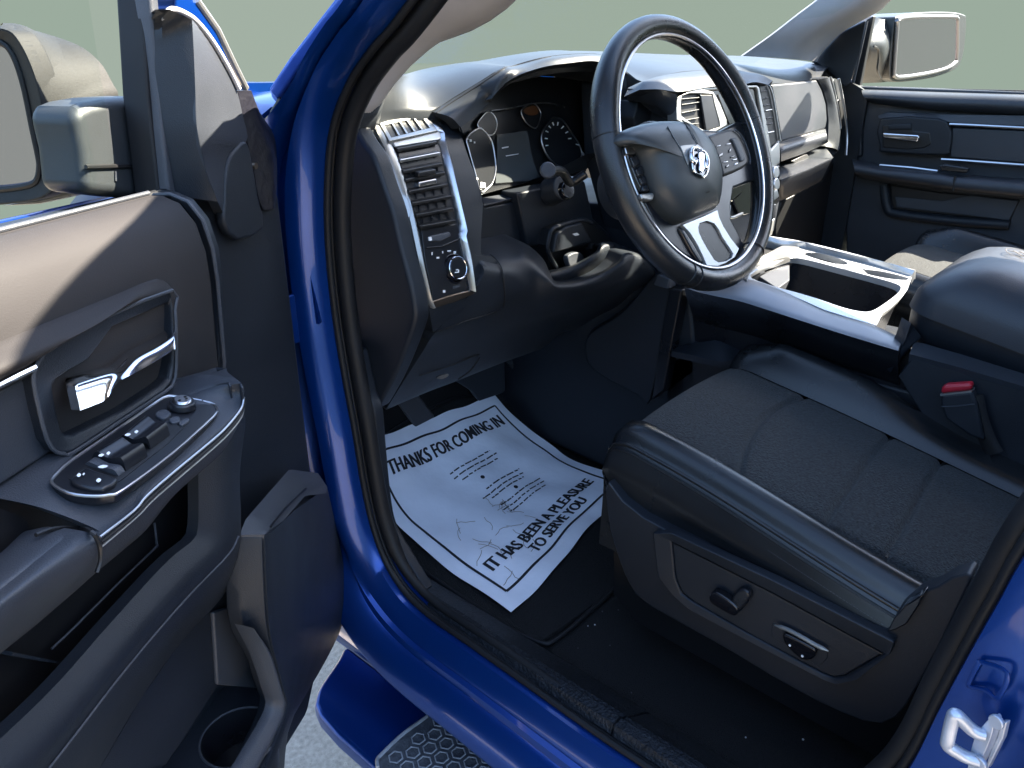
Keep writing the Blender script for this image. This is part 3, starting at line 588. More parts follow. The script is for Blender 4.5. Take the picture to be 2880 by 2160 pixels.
# instrument cluster
cl_open = brow + [at('C', 830, 760, 'y', .87), at('C', 640, 800, 'y', .90), at('K', 1100, 1200, 'y', .925), at('K', 960, 1250, 'y', .925), at('K', 340, 1415, 'y', .925), at('K', 130, 700, 'y', .90)]
CN = V((0, -1, .28)).normalized(); CP = V((.45, .995, .78))
def onC(k, pts, h=0): return [onp(k, x, y, CP + CN * h, CN) for x, y in pts]
face_o = onC('K', [(60, 560), (120, 430), (380, 220), (700, -20), (1100, -120), (1500, -100), (1900, 0), (2000, 500), (1950, 1000), (1500, 1150), (1000, 1270), (330, 1420), (200, 1000)], 0)
tn = rs(cl_open, 60, True); fo_ = rs(face_o, 60, True)
cluster = mk('instrument_cluster', slab(shift(fo_, CN * -.002), (0, .02, 0)), 'dial', ang=30)
mk('cluster_back', box((.46, 1.06, .70), .52, .02, .24), 'black', cluster)
mk('cluster_back', box((.262, .98, .68), .02, .10, .18), 'black', cluster)
mk('cluster_back', box((.46, .99, .575), .45, .14, .02), 'black', cluster)
vs = tn + fo_; mk('cluster_hood', (vs, [[i, (i + 1) % 60, 60 + (i + 1) % 60, 60 + i] for i in range(60)]), 'plastic', cluster, ang=60)
def gauge(k, pts, h, r, m='chrome_soft', face=True, par=cluster):
    p = cr(onC(k, pts, h), 5, True)
    if face: mk('gauge_face', slab(p, CN * -.004), 'dial', par, ang=30)
    mk('gauge_ring', tube(p, r, 8, closed=True), m, par, ang=60)
    return p
gauge('K', [(1120, 640), (1190, 500), (1290, 420), (1400, 460), (1500, 600), (1600, 750), (1640, 900), (1560, 1010), (1380, 1060), (1230, 960), (1140, 800)], .010, .0018)
gauge('K', [(300, 560), (380, 600), (470, 720), (510, 900), (525, 1100), (480, 1270), (400, 1350), (330, 1380), (250, 1100), (180, 850), (150, 680)], .010, .0018)
gauge('K', [(290, 520), (340, 420), (430, 340), (510, 400), (540, 490), (520, 600), (470, 645), (390, 620)], .006, .0012)
gauge('K', [(855, 340), (930, 260), (1030, 240), (1105, 340), (1100, 440), (1060, 540), (1010, 550), (920, 480)], .006, .0012)
mk('gauge_glow', slab(cr(onC('K', [(880, 330), (960, 275), (1050, 275), (1070, 370), (960, 390)], .0065), 4, True), CN * .0006), 'orange', cluster)
mk('cluster_trim', tube(cr(onC('K', [(470, 330), (700, 300), (900, 255), (1080, 228), (1250, 235), (1420, 285)], .012), 5), .0013, 8), 'chrome_soft', cluster)
for x, y, a, L in ((1190, 780, -8, 34), (1180, 690, 8, 36), (1190, 600, 28, 40), (1225, 540, 45, 42), (1270, 500, 68, 44), (1330, 500, 100, 46), (1390, 545, 135, 46), (1445, 610, 155, 42), (1485, 690, 172, 42), (1585, 770, 200, 50), (1660, 890, 235, 66)):
    ca, sa = math.cos(rad(a)), math.sin(rad(a)); w = 9 if L < 60 else 18
    p = onC('K', [(x - ca * L / 2 - sa * w, y - sa * L / 2 + ca * w), (x + ca * L / 2 - sa * w * .6, y + sa * L / 2 + ca * w * .6), (x + ca * L / 2 + sa * w * .6, y + sa * L / 2 - ca * w * .6), (x - ca * L / 2 + sa * w, y - sa * L / 2 - ca * w)], .0112)
    mk('gauge_tick', slab(p, CN * .0006), 'white', cluster, ang=0)
for x, y, w in ((200, 715, 26), (250, 740, 20), (160, 695, 16), (285, 1210, 22), (360, 1290, 60)):
    mk('gauge_tick', slab(onC('K', [(x - w / 2, y - w * .6), (x + w / 2, y - w * .4), (x + w / 2, y + w * .6), (x - w / 2, y + w * .7)], .0112), CN * .0006), 'white', cluster, ang=0)
mk('info_screen', slab(onC('K', [(540, 640), (930, 590), (1010, 1000), (1090, 1180), (950, 1240), (520, 1270), (540, 1000)], .001), CN * .001), 'lcd', cluster)
mk('info_text', slab(onC('K', [(605, 805), (690, 790), (690, 805), (607, 822)], .0025), CN * .0005), 'white', cluster, ang=0)
mk('info_text', slab(onC('K', [(655, 910), (820, 885), (820, 893), (660, 922)], .0025), CN * .0005), 'white', cluster, ang=0)
# turn-signal stalk with its knob, and ignition boss behind the wheel
st = [at('K', 1480, 1240, 'y', .86), at('K', 1380, 1090, 'y', .84), at('K', 1290, 1030, 'y', .82)]
stalk = mk('turn_signal_stalk', tube(cr([at('C', 640, 900, 'y', .80), at('K', 1500, 1260, 'y', .82), at('K', 1390, 1120, 'y', .81), at('K', 1230, 1100, 'y', .80)], 4), .0075, 12), 'plastic_smooth', ang=60)
mk('stalk_knob', disc(at('K', 1200, 1105, 'y', .795), V((-.55, -.75, .3)), .0140, .006, 32, .012), 'plastic_grey', stalk, bevel=.002)
ig = at('K', 1390, 1410, 'y', .86)
mk('ignition_boss', disc(ig + V((0, .03, 0)), V((-.1, -1, .35)), .025, .035, 32, .021), 'plastic', bevel=.003)
mk('ignition_slot', disc(at('K', 1420, 1370, 'y', .838), V((-.1, -1, .35)), .017, .010, 28, .015), 'black_gloss', bevel=.002)
mk('column_panel', slab([at('J', x, y, 'y', .89) for x, y in ((1225, 95), (1400, 60), (1650, 20), (1700, 250), (1900, 440), (1640, 270), (1450, 330), (1410, 440), (1290, 420), (1268, 300))], (0, .04, 0)), 'plastic', bevel=.004)
# ------------------------------------------------------------------ centre stack
SN = V((-.10, -1, .22)).normalized(); SP = V((.70, .735, .78))
def onS(k, pts, h=0): return [onp(k, x, y, SP + SN * h, SN) for x, y in pts]
# housing: padded hood over the stack, its side and satin cheek
stack = mk('centre_stack', slab(onS('M', [(100, 170), (300, 120), (900, 60), (1030, 75), (1090, 330), (1130, 620), (1135, 850), (1140, 1240), (1080, 1560), (900, 1800), (300, 1800), (120, 1000), (100, 400)], -.004), (0, .22, .02)), 'plastic', bevel=.008, seg=3)
hood1 = [at('C', 925, 428, 'y', .80), at('C', 1000, 400, 'y', .80), at('C', 1130, 375, 'y', .795), at('C', 1300, 362, 'y', .79), at('C', 1450, 368, 'y', .785), at('C', 1540, 395, 'y', .785), at('C', 1600, 440, 'y', .79)]
hood2 = [at('C', 918, 465, 'y', .765)] + [onS('C', [q], .012)[0] for q in ((1020, 462), (1130, 475), (1300, 448), (1440, 440), (1520, 425), (1585, 440))]
hm = [a.lerp(b, .5) + V((0, -.006, .008)) for a, b in zip(hood1, hood2)]
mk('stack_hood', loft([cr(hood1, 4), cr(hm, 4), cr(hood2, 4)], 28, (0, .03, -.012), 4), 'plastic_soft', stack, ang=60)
ck1 = [at('C', 918, 462, 'y', .77), at('C', 1020, 462, 'y', .745), at('C', 1115, 490, 'y', .735)]; ck2 = [at('C', 915, 525, 'y', .79), at('C', 1000, 540, 'y', .765), at('C', 1112, 560, 'y', .735)]
ck3 = [at('C', 985, 530, 'y', .79), at('C', 1030, 580, 'y', .765), at('C', 1112, 620, 'y', .735)]
mk('stack_cheek', loft([ck1, ck2, ck3], 14, (.01, .03, 0), 4), 'plastic_grey', stack, ang=60)
mk('stack_side', slab([at('C', x, y, 'y', .80) for x, y in ((890, 610), (915, 520), (985, 530), (1030, 590), (1040, 640), (900, 660))], (0, .05, 0)), 'plastic', stack, bevel=.004)
vo = onS('M', [(85, 420), (80, 250), (100, 190), (200, 140), (330, 105), (455, 140), (520, 250), (590, 420), (590, 470), (480, 535), (385, 560), (250, 500)], .010)
vi = onS('M', [(130, 380), (125, 250), (138, 175), (220, 150), (330, 150), (450, 160), (470, 260), (520, 440), (525, 495), (450, 520), (385, 540), (250, 470)], .010)
mk('vent_bezel', ring(vo, vi, SN * -.02), 'silver', stack, bevel=.002)
mk('vent_well', slab(shift(vi, SN * -.008), SN * -.004), 'black', stack)
mk('vent_shroud', slab(onS('M', [(325, 165), (455, 165), (525, 495), (385, 540)], .009), SN * -.006), 'plastic_smooth', stack, bevel=.002)
for y0, y1 in ((205, 190), (262, 238), (345, 312), (425, 395), (470, 452)):
    mk('vent_slat', slab(onS('M', [(135, y0), (312, y1), (316, y1 + 10), (137, y0 + 12)], .0085), SN * -.006), 'plastic_grey', stack, bevel=.001)
# screen with its satin frame, right-hand vent
so_ = onS('M', [(300, 90), (900, 65), (925, 90), (1010, 500), (1045, 720), (1040, 800), (600, 900), (400, 500)], .006)
si_ = onS('M', [(330, 130), (890, 100), (905, 120), (960, 480), (1005, 760), (1000, 780), (620, 870), (430, 500)], .006)
mk('screen_frame', ring(so_, si_, SN * -.012), 'silver', stack, bevel=.002)
mk('touch_screen', slab(onS('M', [(330, 130), (890, 110), (1005, 775), (620, 870), (430, 500)], .001), SN * -.004), 'black_gloss', stack)
mk('touch_screen', slab(onS('M', [(500, 160), (830, 145), (860, 320), (850, 420), (620, 470)], .003), SN * -.002), 'screen', stack, bevel=.001)
mk('vent_well', slab(onS('M', [(925, 75), (1025, 72), (1065, 230), (1105, 520), (1115, 630), (1020, 700), (985, 400)], .004), SN * -.006), 'black', stack)
for i, (x, y) in enumerate(((960, 130), (970, 200), (990, 270), (1010, 322), (1015, 400), (1020, 460), (1030, 545))):
    mk('vent_slat', slab(onS('M', [(x - 22, y), (x + 45, y - 12), (x + 46, y + 2), (x - 21, y + 15)], .007), SN * -.008), 'chrome_soft' if i in (3, 6) else 'plastic_grey', stack, bevel=.001)
mk('vent_edge', tube(cr(onS('M', [(1020, 75), (1050, 150), (1085, 330), (1115, 520), (1135, 640)], .008), 4), .0022, 8), 'silver', stack)
chin = onS('M', [(1010, 770), (1030, 730), (1130, 620), (1140, 780), (1135, 870), (1060, 920), (1000, 860)], .006)
mk('stack_chin', slab(chin, SN * -.02), 'silver', stack, bevel=.004)
mk('control_panel', slab(onS('M', [(640, 900), (1000, 850), (1060, 920), (1130, 880), (1130, 1250), (1060, 1330), (720, 1400), (600, 1100)], .004), SN * -.02), 'black_gloss', stack, bevel=.003)
for x, y in ((1035, 960), (1040, 1080)): mk('control_knob', disc(onS('M', [(x, y)], .004)[0], SN, .014, .014, 26, .012), 'chrome_soft', stack, bevel=.002)
mk('control_button', slab(onS('M', [(1050, 1150), (1110, 1120), (1130, 1200), (1060, 1260)], .012), SN * -.01), 'silver', stack, bevel=.003)
mk('control_button', slab(onS('M', [(1020, 1290), (1100, 1270), (1090, 1420), (1015, 1450)], .008), SN * -.01), 'plastic_smooth', stack, bevel=.003)
mk('stack_foot', slab(onS('M', [(990, 1480), (1090, 1400), (1060, 1590), (960, 1640)], .006), SN * -.03), 'silver', stack, bevel=.004)
mk('shift_display', slab(onS('L', [(1100, 640), (1220, 600), (1275, 640), (1275, 780), (1180, 860), (1110, 820)], .012), SN * -.01), 'black_gloss', stack, bevel=.006)
mk('shift_frame', tube(cr(onS('L', [(1145, 890), (1150, 1010), (1270, 970)], .012), 3), .003, 8), 'silver', stack)

mk('stack_lower', slab([V((.70, y, z)) for y, z in ((.70, .50), (.66, .30), (.66, .01), (1.38, .05), (1.38, .60), (.80, .62))], (.33, 0, 0)), 'plastic', stack, bevel=.01)
# ------------------------------------------------------------------ passenger's side of the dash
GN = V((0, -1, .18)).normalized(); GP = V((1.2, .775, .74))
def onG(k, pts, h=0): return [onp(k, x, y, GP + GN * h, GN) for x, y in pts]
pd = mk('passenger_dash', slab(onG('M', [(1030, 50), (1510, 8), (1640, -20), (1690, 150), (1745, 500), (1735, 740), (1620, 680), (1140, 850), (1100, 400)], -.006), (0, .12, 0)), 'plastic', bevel=.008, seg=3)
top1 = rs(cr([at('C', 1560, 400, 'y', .80), at('C', 1640, 360, 'y', .83), at('C', 1780, 345, 'y', .84), at('C', 1900, 350, 'y', .83)], 4), 12)
top2 = rs(onG('M', [(1035, 58), (1510, 14)], .001), 12)
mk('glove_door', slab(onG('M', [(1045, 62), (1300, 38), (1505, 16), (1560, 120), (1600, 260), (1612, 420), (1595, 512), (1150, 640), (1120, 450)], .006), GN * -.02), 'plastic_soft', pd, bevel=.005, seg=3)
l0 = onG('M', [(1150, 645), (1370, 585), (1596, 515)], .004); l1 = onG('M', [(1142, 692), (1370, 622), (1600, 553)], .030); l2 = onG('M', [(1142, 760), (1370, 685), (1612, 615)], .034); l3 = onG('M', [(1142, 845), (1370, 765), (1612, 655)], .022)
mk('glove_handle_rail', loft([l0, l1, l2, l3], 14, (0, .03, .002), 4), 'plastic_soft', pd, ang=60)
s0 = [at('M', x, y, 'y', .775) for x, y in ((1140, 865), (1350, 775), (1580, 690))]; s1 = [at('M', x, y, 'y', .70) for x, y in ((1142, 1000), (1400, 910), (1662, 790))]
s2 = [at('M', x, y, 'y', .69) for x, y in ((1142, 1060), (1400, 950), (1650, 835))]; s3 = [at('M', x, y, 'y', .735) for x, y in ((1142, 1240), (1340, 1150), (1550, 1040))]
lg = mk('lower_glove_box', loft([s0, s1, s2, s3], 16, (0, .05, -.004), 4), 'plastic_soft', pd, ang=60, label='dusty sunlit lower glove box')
mk('glove_latch', slab([at('M', x, y, 'y', .745) for x, y in ((1250, 840), (1375, 775), (1415, 770), (1450, 835), (1310, 880))], (0, .02, -.002)), 'black', pd, bevel=.003)
e0 = onG('M', [(1515, 12), (1570, 120), (1610, 260), (1625, 440), (1618, 650), (1590, 690)], .008); e1 = onG('M', [(1640, -10), (1690, 180), (1720, 330), (1745, 500), (1740, 690), (1730, 745)], .012)
mk('dash_end_trim', loft([e0, [a.lerp(b, .5) + GN * .008 for a, b in zip(e0, e1)], e1], 20, (0, .04, 0), 4), 'plastic', pd, ang=60)
mk('dash_end_trim', slab(onG('M', [(1590, 690), (1730, 742), (1660, 800), (1610, 720)], .006), GN * -.03), 'plastic', pd, bevel=.004)
for pts in ([(1640, -10), (1675, 120), (1705, 270), (1735, 430), (1742, 515)], [(1725, 5), (1755, 150), (1785, 330), (1805, 500), (1808, 640), (1800, 780)]):
    mk('outlet_edge', tube(cr(onG('M', pts, .014), 4), .0035, 8), 'chrome_soft', pd)
mk('outlet_well', slab(onG('M', [(1655, 0), (1730, 10), (1770, 230), (1795, 480), (1745, 500), (1710, 240)], .006), GN * -.02), 'black', pd)
mk('outlet_fin', slab(onG('M', [(1700, 215), (1760, 208), (1760, 220), (1702, 228)], .010), GN * -.01), 'chrome_soft', pd)
mk('toe_panel', slab([at('M', x, y, 'y', .80) for x, y in ((1090, 1500), (1140, 1250), (1560, 1040), (1700, 800), (1810, 780), (1840, 1000), (1870, 1500), (1870, 1800), (1090, 1800))], (0, .35, -.1)), 'black', bevel=.004)

# passenger pillar cover, quarter trim
a0 = [at('D', 20, 372, 'x', 1.36), at('D', 220, 230, 'x', 1.38), at('D', 400, 90, 'x', 1.41), at('D', 520, 0, 'x', 1.43), at('D', 700, -150, 'x', 1.46)]
a1 = [at('D', 515, 410, 'x', 1.56), at('D', 570, 330, 'x', 1.57), at('D', 680, 220, 'x', 1.575), at('D', 830, 130, 'x', 1.575), at('D', 940, 70, 'x', 1.575), at('D', 1010, 0, 'x', 1.575), at('D', 1200, -150, 'x', 1.575)]
a0, a1 = rs(cr(a0, 5), 22), rs(cr(a1, 5), 22)
pc = mk('pillar_cover', loft([a0, [a.lerp(b, .45) + V((-.02, -.035, 0)) for a, b in zip(a0, a1)], [a.lerp(b, .8) + V((-.015, -.02, 0)) for a, b in zip(a0, a1)], a1], 22, (.02, .015, 0), 4), 'headliner', ang=60, label='grey windscreen pillar cover on the passenger side')
mk('coat_hook', slab([at('D', x, y, 'x', 1.55) for x, y in ((795, -10), (800, 5), (890, 8), (905, -10))], (-.01, 0, 0)), 'plastic_grey', pc)
mk('quarter_trim', slab([at('D', x, y, 'x', 1.60) for x, y in ((505, 412), (570, 330), (680, 215), (845, 135), (800, 360), (740, 560), (700, 580), (640, 520), (600, 480))], (.02, .02, 0)), 'plastic', bevel=.003)
# ------------------------------------------------------------------ passenger door, closed
PX = 1.66
def onX(k, pts, h=0): return [at(k, x, y, 'x', PX - h) for x, y in pts]
pdoor = mk('passenger_door', slab(onX('D', [(735, 575), (800, 575), (1896, 612), (2400, 630), (2600, 2200), (700, 2200), (715, 1050), (720, 600)], 0), (.05, 0, 0)), 'plastic_soft', bevel=.006)  # lighter plastic stands in for daylight from the open driver's door
mk('door_front_edge', slab(onX('D', [(735, 600), (810, 590), (820, 700), (815, 1040), (775, 1060), (720, 1040)], .012), (.02, 0, 0)), 'plastic', pdoor, bevel=.006)
mk('window_channel', slab(onX('D', [(845, 130), (893, 105), (870, 220), (800, 575), (735, 575), (790, 360)], -.005), (.02, 0, 0)), 'rubber', pdoor, bevel=.003)
mk('window_channel', tube(onX('D', [(850, 140), (800, 370), (755, 565)], .006), .0035, 8), 'plastic_grey', pdoor)
b0 = onX('D', [(815, 590), (1300, 606), (1896, 624), (2400, 640)], -.01); b1 = onX('D', [(815, 610), (1300, 632), (1896, 650), (2400, 668)], .03)
b2 = onX('D', [(830, 650), (1300, 690), (1896, 715), (2400, 735)], .045); b3 = onX('D', [(880, 690), (1300, 735), (1896, 770), (2400, 795)], .02)
mk('belt_pad', loft([b0, b1, b2, b3], 20, (.03, 0, 0), 4), 'plastic_soft', pdoor, ang=60)
mk('window_sweep', tube(onX('D', [(800, 582), (1300, 600), (1896, 612), (2400, 622)], -.012), .004, 8), 'rubber', pdoor)
c0 = onX('D', [(925, 770), (960, 748), (1300, 762), (1896, 772), (2400, 780)], .03); c1 = onX('D', [(930, 790), (970, 782), (1300, 790), (1390, 815), (1896, 838), (2400, 855)], .036)
mk('trim_band', loft([c0, c1], 20, (.02, 0, 0)), 'plastic_grey', pdoor, ang=60)
for p in ([(1400, 828), (1500, 832), (1896, 852), (2400, 870)], [(1345, 1062), (1450, 1068), (1896, 1100), (2400, 1130)], [(935, 1100), (1150, 1118), (1320, 1140)]):
    mk('bright_strip', tube(onX('D', p, .036), .0038, 8), 'chrome_soft', pdoor)
mk('trim_insert', slab(onX('D', [(1415, 850), (1896, 870), (2400, 890), (2400, 1115), (1896, 1090), (1400, 1050)], .03), (.02, 0, 0)), 'plastic_soft', pdoor, bevel=.004)
hb = onX('D', [(935, 790), (1330, 790), (1395, 840), (1415, 900), (1400, 1000), (1360, 1035), (960, 1015), (935, 980)], .04)
mk('handle_bezel', slab(cr(hb, 2, True), (.02, 0, 0)), 'plastic', pdoor, bevel=.005)
mk('handle_cup', slab(onX('D', [(950, 830), (1150, 820), (1160, 870), (1270, 880), (1280, 960), (1230, 990), (1110, 1000), (950, 985)], .0415), (.02, 0, 0)), 'black', pdoor, bevel=.004)
mk('door_handle', slab(onX('D', [(952, 885), (1190, 900), (1200, 915), (1185, 948), (955, 918)], .055), (.012, 0, 0)), 'chrome', pdoor, bevel=.003)
mk('handle_cup', slab(onX('D', [(990, 830), (1145, 822), (1145, 862), (990, 865)], .046), (.01, 0, 0)), 'plastic', pdoor, bevel=.003)
r0 = onX('D', [(750, 1065), (935, 1105), (1320, 1150), (1440, 1170), (1896, 1200), (2400, 1240)], .03); r1 = onX('D', [(760, 1100), (935, 1130), (1320, 1165), (1440, 1185), (1896, 1225), (2400, 1265)], .085)
r2_ = onX('D', [(770, 1150), (935, 1180), (1320, 1235), (1440, 1255), (1896, 1300), (2400, 1340)], .09); r3 = onX('D', [(790, 1180), (935, 1215), (1320, 1265), (1440, 1280), (1896, 1320), (2400, 1365)], .05)
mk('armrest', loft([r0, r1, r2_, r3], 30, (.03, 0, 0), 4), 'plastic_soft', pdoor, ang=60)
mk('armrest_gap', tube(onX('D', [(1440, 1172), (1432, 1200), (1425, 1272)], .092), .0025, 8), 'black', pdoor)
mk('window_switch', slab(onX('D', [(1325, 1105), (1360, 1095), (1530, 1120), (1515, 1155), (1340, 1140)], .075), (.02, 0, 0)), 'plastic_smooth', pdoor, bevel=.003)
mk('pocket_recess', slab(onX('D', [(1000, 1230), (1330, 1280), (1870, 1330), (1800, 1480), (1040, 1400), (1010, 1360)], .004), (.01, 0, 0)), 'black', pdoor, bevel=.004)
mk('pocket_panel', slab(onX('D', [(1035, 1310), (1350, 1340), (1540, 1300), (1860, 1340), (1795, 1470), (1045, 1380)], .008), (.004, 0, 0)), 'plastic_grey', pdoor, bevel=.003)
mk('pocket_rim', tube(cr(onX('D', [(965, 1230), (985, 1380), (1050, 1425), (1400, 1470), (1800, 1500)], .012), 4), .012, 10), 'plastic', pdoor, ang=60)
mk('window_glass', slab(onX('D', [(893, 100), (1000, 20), (1100, -60), (2400, -400), (2400, 640), (800, 582)], -.03), (.004, 0, 0)), 'glass', pdoor)
# far door mirror
mx_ = 1.93
mh = [at('D', x, y, 'y', .80) for x, y in ((1060, 105), (1200, 82), (1400, 80), (1490, 95), (1512, 130), (1500, 300), (1480, 400), (1440, 460), (1300, 515), (1100, 545), (1020, 540), (1000, 500), (1005, 350), (1035, 150))]
mir = mk('door_mirror', slab(cr(mh, 4, True), (.03, .13, 0)), 'mirror_arm', bevel=.03, seg=5)
mg = [at('D', x, y, 'y', .794) for x, y in ((1062, 128), (1200, 112), (1420, 112), (1450, 122), (1456, 160), (1450, 380), (1435, 420), (1380, 455), (1250, 490), (1080, 515), (1035, 505), (1030, 470), (1050, 180))]
mgs = cr(mg, 4, True)
mk('mirror_glass', slab(mgs, (0, .004, 0)), 'mirror', mir)
mk('mirror_rim', tube(mgs, .006, 8, closed=True), 'rail', mir, ang=60)
arm = [[at('D', x, y, 'y', yy) for x, y, yy in ((895, 110, .86), (960, 130, .83), (1050, 120, .83))], [at('D', x, y, 'y', yy) for x, y, yy in ((870, 300, .82), (960, 320, .80), (1040, 320, .805))], [at('D', x, y, 'y', yy) for x, y, yy in ((805, 555, .86), (940, 550, .83), (1030, 540, .83))]]
mk('mirror_arm', loft(arm, 12, (0, .08, 0), 5), 'mirror_arm', mir, ang=60)
mk('arm_groove', tube(cr([at('D', x, y, 'y', .797) for x, y in ((895, 310), (925, 330), (925, 400), (918, 470), (940, 525))], 4), .003, 6), 'black', mir)
# windscreen
ws = [[V((.18, 1.03, .845)), V((.40, 1.22, .87)), V((.82, 1.32, .875)), V((1.24, 1.22, .87)), V((1.47, 1.03, .845))], [V((.26, .10, 1.37)), V((.5, .16, 1.385)), V((.82, .19, 1.39)), V((1.14, .16, 1.385)), V((1.38, .10, 1.37))]]
mk('windscreen', patch([rs(cr(ws[0], 5), 20), rs(cr(ws[1], 5), 20)], (0, .004, .003)), 'screen_glass', ang=60)
# ------------------------------------------------------------------ steering wheel
WC = V((.430, .570, .764)); WT = rad(23.7); WY = rad(-3.0)
WN = V((math.sin(WY), -math.cos(WY) * math.cos(WT), math.sin(WT))).normalized()   # faces the driver
WX = V((0, 0, 1)).cross(WN).normalized(); WX = WX if WX.x > 0 else -WX; WU = WN.cross(WX).normalized(); WU = WU if WU.z > 0 else -WU
def wp(a, b, h=0): return WC + WX * a + WU * b + WN * h
def onW(k, pts, h=0): return [onp(k, x, y, WC + WN * h, WN) for x, y in pts]
R = .183
def rimpath(r, h, n=96): return [wp(r * math.sin(2 * math.pi * i / n), r * math.cos(2 * math.pi * i / n), h) for i in range(n)]
def rim_mesh(n=128, m=18):
    vs, fs = [], []
    for i in range(n):
        t = 2 * math.pi * i / n; bul = 1 + .16 * math.exp(-((abs(math.degrees(math.atan2(math.sin(t), math.cos(t)))) - 62) / 16) ** 2)
        for k in range(m):
            c = 2 * math.pi * k / m
            vs.append(wp(0, 0) + (WX * math.sin(t) + WU * math.cos(t)) * (R + .0158 * math.cos(c)) + WN * (.0185 * bul * math.sin(c)))
    for i in range(n):
        for k in range(m): fs.append([i * m + k, i * m + (k + 1) % m, ((i + 1) % n) * m + (k + 1) % m, ((i + 1) % n) * m + k])
    return vs, fs
wheel = mk('steering_wheel', rim_mesh(), 'leather_wheel', ang=60, label='black leather steering wheel with silver lower spoke')
mk('rim_stitch', tube(rimpath(R - .0158, .006), .0011, 6, closed=True), 'stitch', wheel)
mk('rim_insert', tube(rimpath(R - .0150, .011), .0022, 8, closed=True), 'chrome_soft', wheel)
for t in (78, -78, 150, -150, 205):
    tt = rad(t); q = [wp(0, 0) + (WX * math.sin(tt) + WU * math.cos(tt)) * (R + .0163 * math.cos(c)) + WN * (.0192 * math.sin(c)) for c in [2 * math.pi * k / 20 for k in range(20)]]
    mk('rim_seam', tube(q, .0009, 6, closed=True), 'black', wheel)
# spokes carrier (dark back plate): left, right and lower
def arc(r, t0, t1, n=10): return [(r * math.sin(rad(t0 + (t1 - t0) * i / n)), r * math.cos(rad(t0 + (t1 - t0) * i / n))) for i in range(n + 1)]
carrier = arc(R - .008, 76, 108) + [(.095, -.060), (.075, -.085), (.066, -.105)] + arc(R - .008, 150, 210) + [(-.066, -.105), (-.075, -.085), (-.095, -.060)] + arc(R - .008, 252, 284) + [(-.10, .030), (-.05, .035), (.05, .035), (.10, .030)]
mk('spoke_carrier', slab([wp(a, b, -.004) for a, b in carrier], WN * -.016), 'plastic_smooth', wheel, bevel=.005, seg=3)
# airbag cover: a domed pad
ho = onW('L', [(100, 190), (230, 110), (420, 65), (560, 55), (690, 65), (790, 95), (870, 150), (940, 230), (1000, 330), (1050, 470), (1080, 620), (1075, 760), (1055, 860), (1030, 920), (900, 975), (750, 1035), (650, 985), (560, 890), (480, 770), (420, 620), (370, 480), (310, 350), (240, 290), (120, 285)], .030)
ho = rs(cr(ho, 3, True), 72, True); hc = onW('L', [(640, 520)], .03)[0]
rows = []
for s, h in ((1.0, -.034), (1.0, -.012), (.985, -.004), (.94, .004), (.84, .011), (.66, .017), (.45, .021), (.22, .023), (.02, .0235)):
    rows.append([hc + (p - hc) * s + WN * h for p in ho])
vs = [p for r in rows for p in r]; fs = [[i * 72 + j, i * 72 + (j + 1) % 72, (i + 1) * 72 + (j + 1) % 72, (i + 1) * 72 + j] for i in range(len(rows) - 1) for j in range(72)] + [[(len(rows) - 1) * 72 + j for j in range(72)]]
mk('airbag_cover', (vs, fs), 'airbag', wheel, ang=60)
def hub_h(p):     # height of the dome above the wheel plane for a point of that plane
    d = p - hc; d -= WN * d.dot(WN); best = 1.0
    L = d.length
    if L < 1e-6: return .0535
    dn = d / L; m = 0
    for q in ho:
        e = q - hc; c = e.dot(dn)
        if c > 0 and (e - dn * c).length < .012: m = max(m, c)
    s = min(1, L / max(m, 1e-4))
    T = [(0, .0235), (.22, .023), (.45, .021), (.66, .017), (.84, .011), (.94, .004), (1, -.012)]
    for (a, x), (b, y) in zip(T, T[1:]):
        if s <= b: return .030 + x + (y - x) * (s - a) / (b - a)
    return .018
def onH(k, pts, lift=.001):
    out = []
    for x, y in pts:
        h = .05
        for _ in range(6): p = onp(k, x, y, WC + WN * h, WN); h = hub_h(p)
        out.append(onp(k, x, y, WC + WN * (h + lift), WN))
    return out
# creases moulded into the cover
for pts in ([(690, 62), (740, 130), (800, 240), (840, 310), (880, 380)], [(545, 125), (600, 230), (650, 310), (700, 420), (745, 520)]):
    mk('cover_crease', tube(onH('L', pts, -.0002), .0008, 6), 'plastic_smooth', wheel)
mk('cover_groove', loft([onH('L', [(690, 66), (750, 130), (810, 230), (850, 310)], .0008), onH('L', [(740, 85), (800, 150), (850, 240), (890, 330)], .0008)], 10, WN * -.001), 'black', wheel)
# emblem: shield with a horned head
sh = onH('L', [(770, 330), (830, 300), (880, 340), (925, 410), (948, 500), (935, 570), (905, 622), (850, 600), (800, 565), (778, 500), (765, 420)], .0012)
mk('emblem', slab(sh, WN * .0012), 'black_gloss', wheel)
edge = onH('L', [(775, 400), (785, 490), (800, 560), (850, 590), (900, 612), (930, 560), (942, 490), (920, 420)], .003)
mk('emblem_rim', tube(cr(edge, 3), .0016, 8), 'chrome', wheel)
for pts in ([(850, 345), (815, 330), (785, 345), (775, 395), (785, 450), (805, 480), (822, 455), (815, 425)], [(868, 355), (900, 375), (925, 430), (932, 490), (918, 530), (900, 515), (905, 480), (898, 455)]):
    mk('emblem_horn', tube(cr(onH('L', pts, .0042), 3), [.0012 + .0022 * math.sin(math.pi * (i + 2) / 24) for i in range(22)], 8), 'chrome', wheel, ang=60)
mk('emblem_face', slab(cr(onH('L', [(835, 385), (860, 375), (885, 395), (890, 440), (882, 500), (885, 550), (868, 578), (848, 570), (838, 530), (840, 480), (830, 430)], .0026), 2, True), WN * .003), 'chrome', wheel, bevel=.0012)
for pts in ([(842, 430), (856, 440)], [(872, 445), (884, 440)], [(850, 555), (872, 560)]):
    mk('emblem_mark', tube(onH('L', pts, .0058), .0009, 6), 'black', wheel)
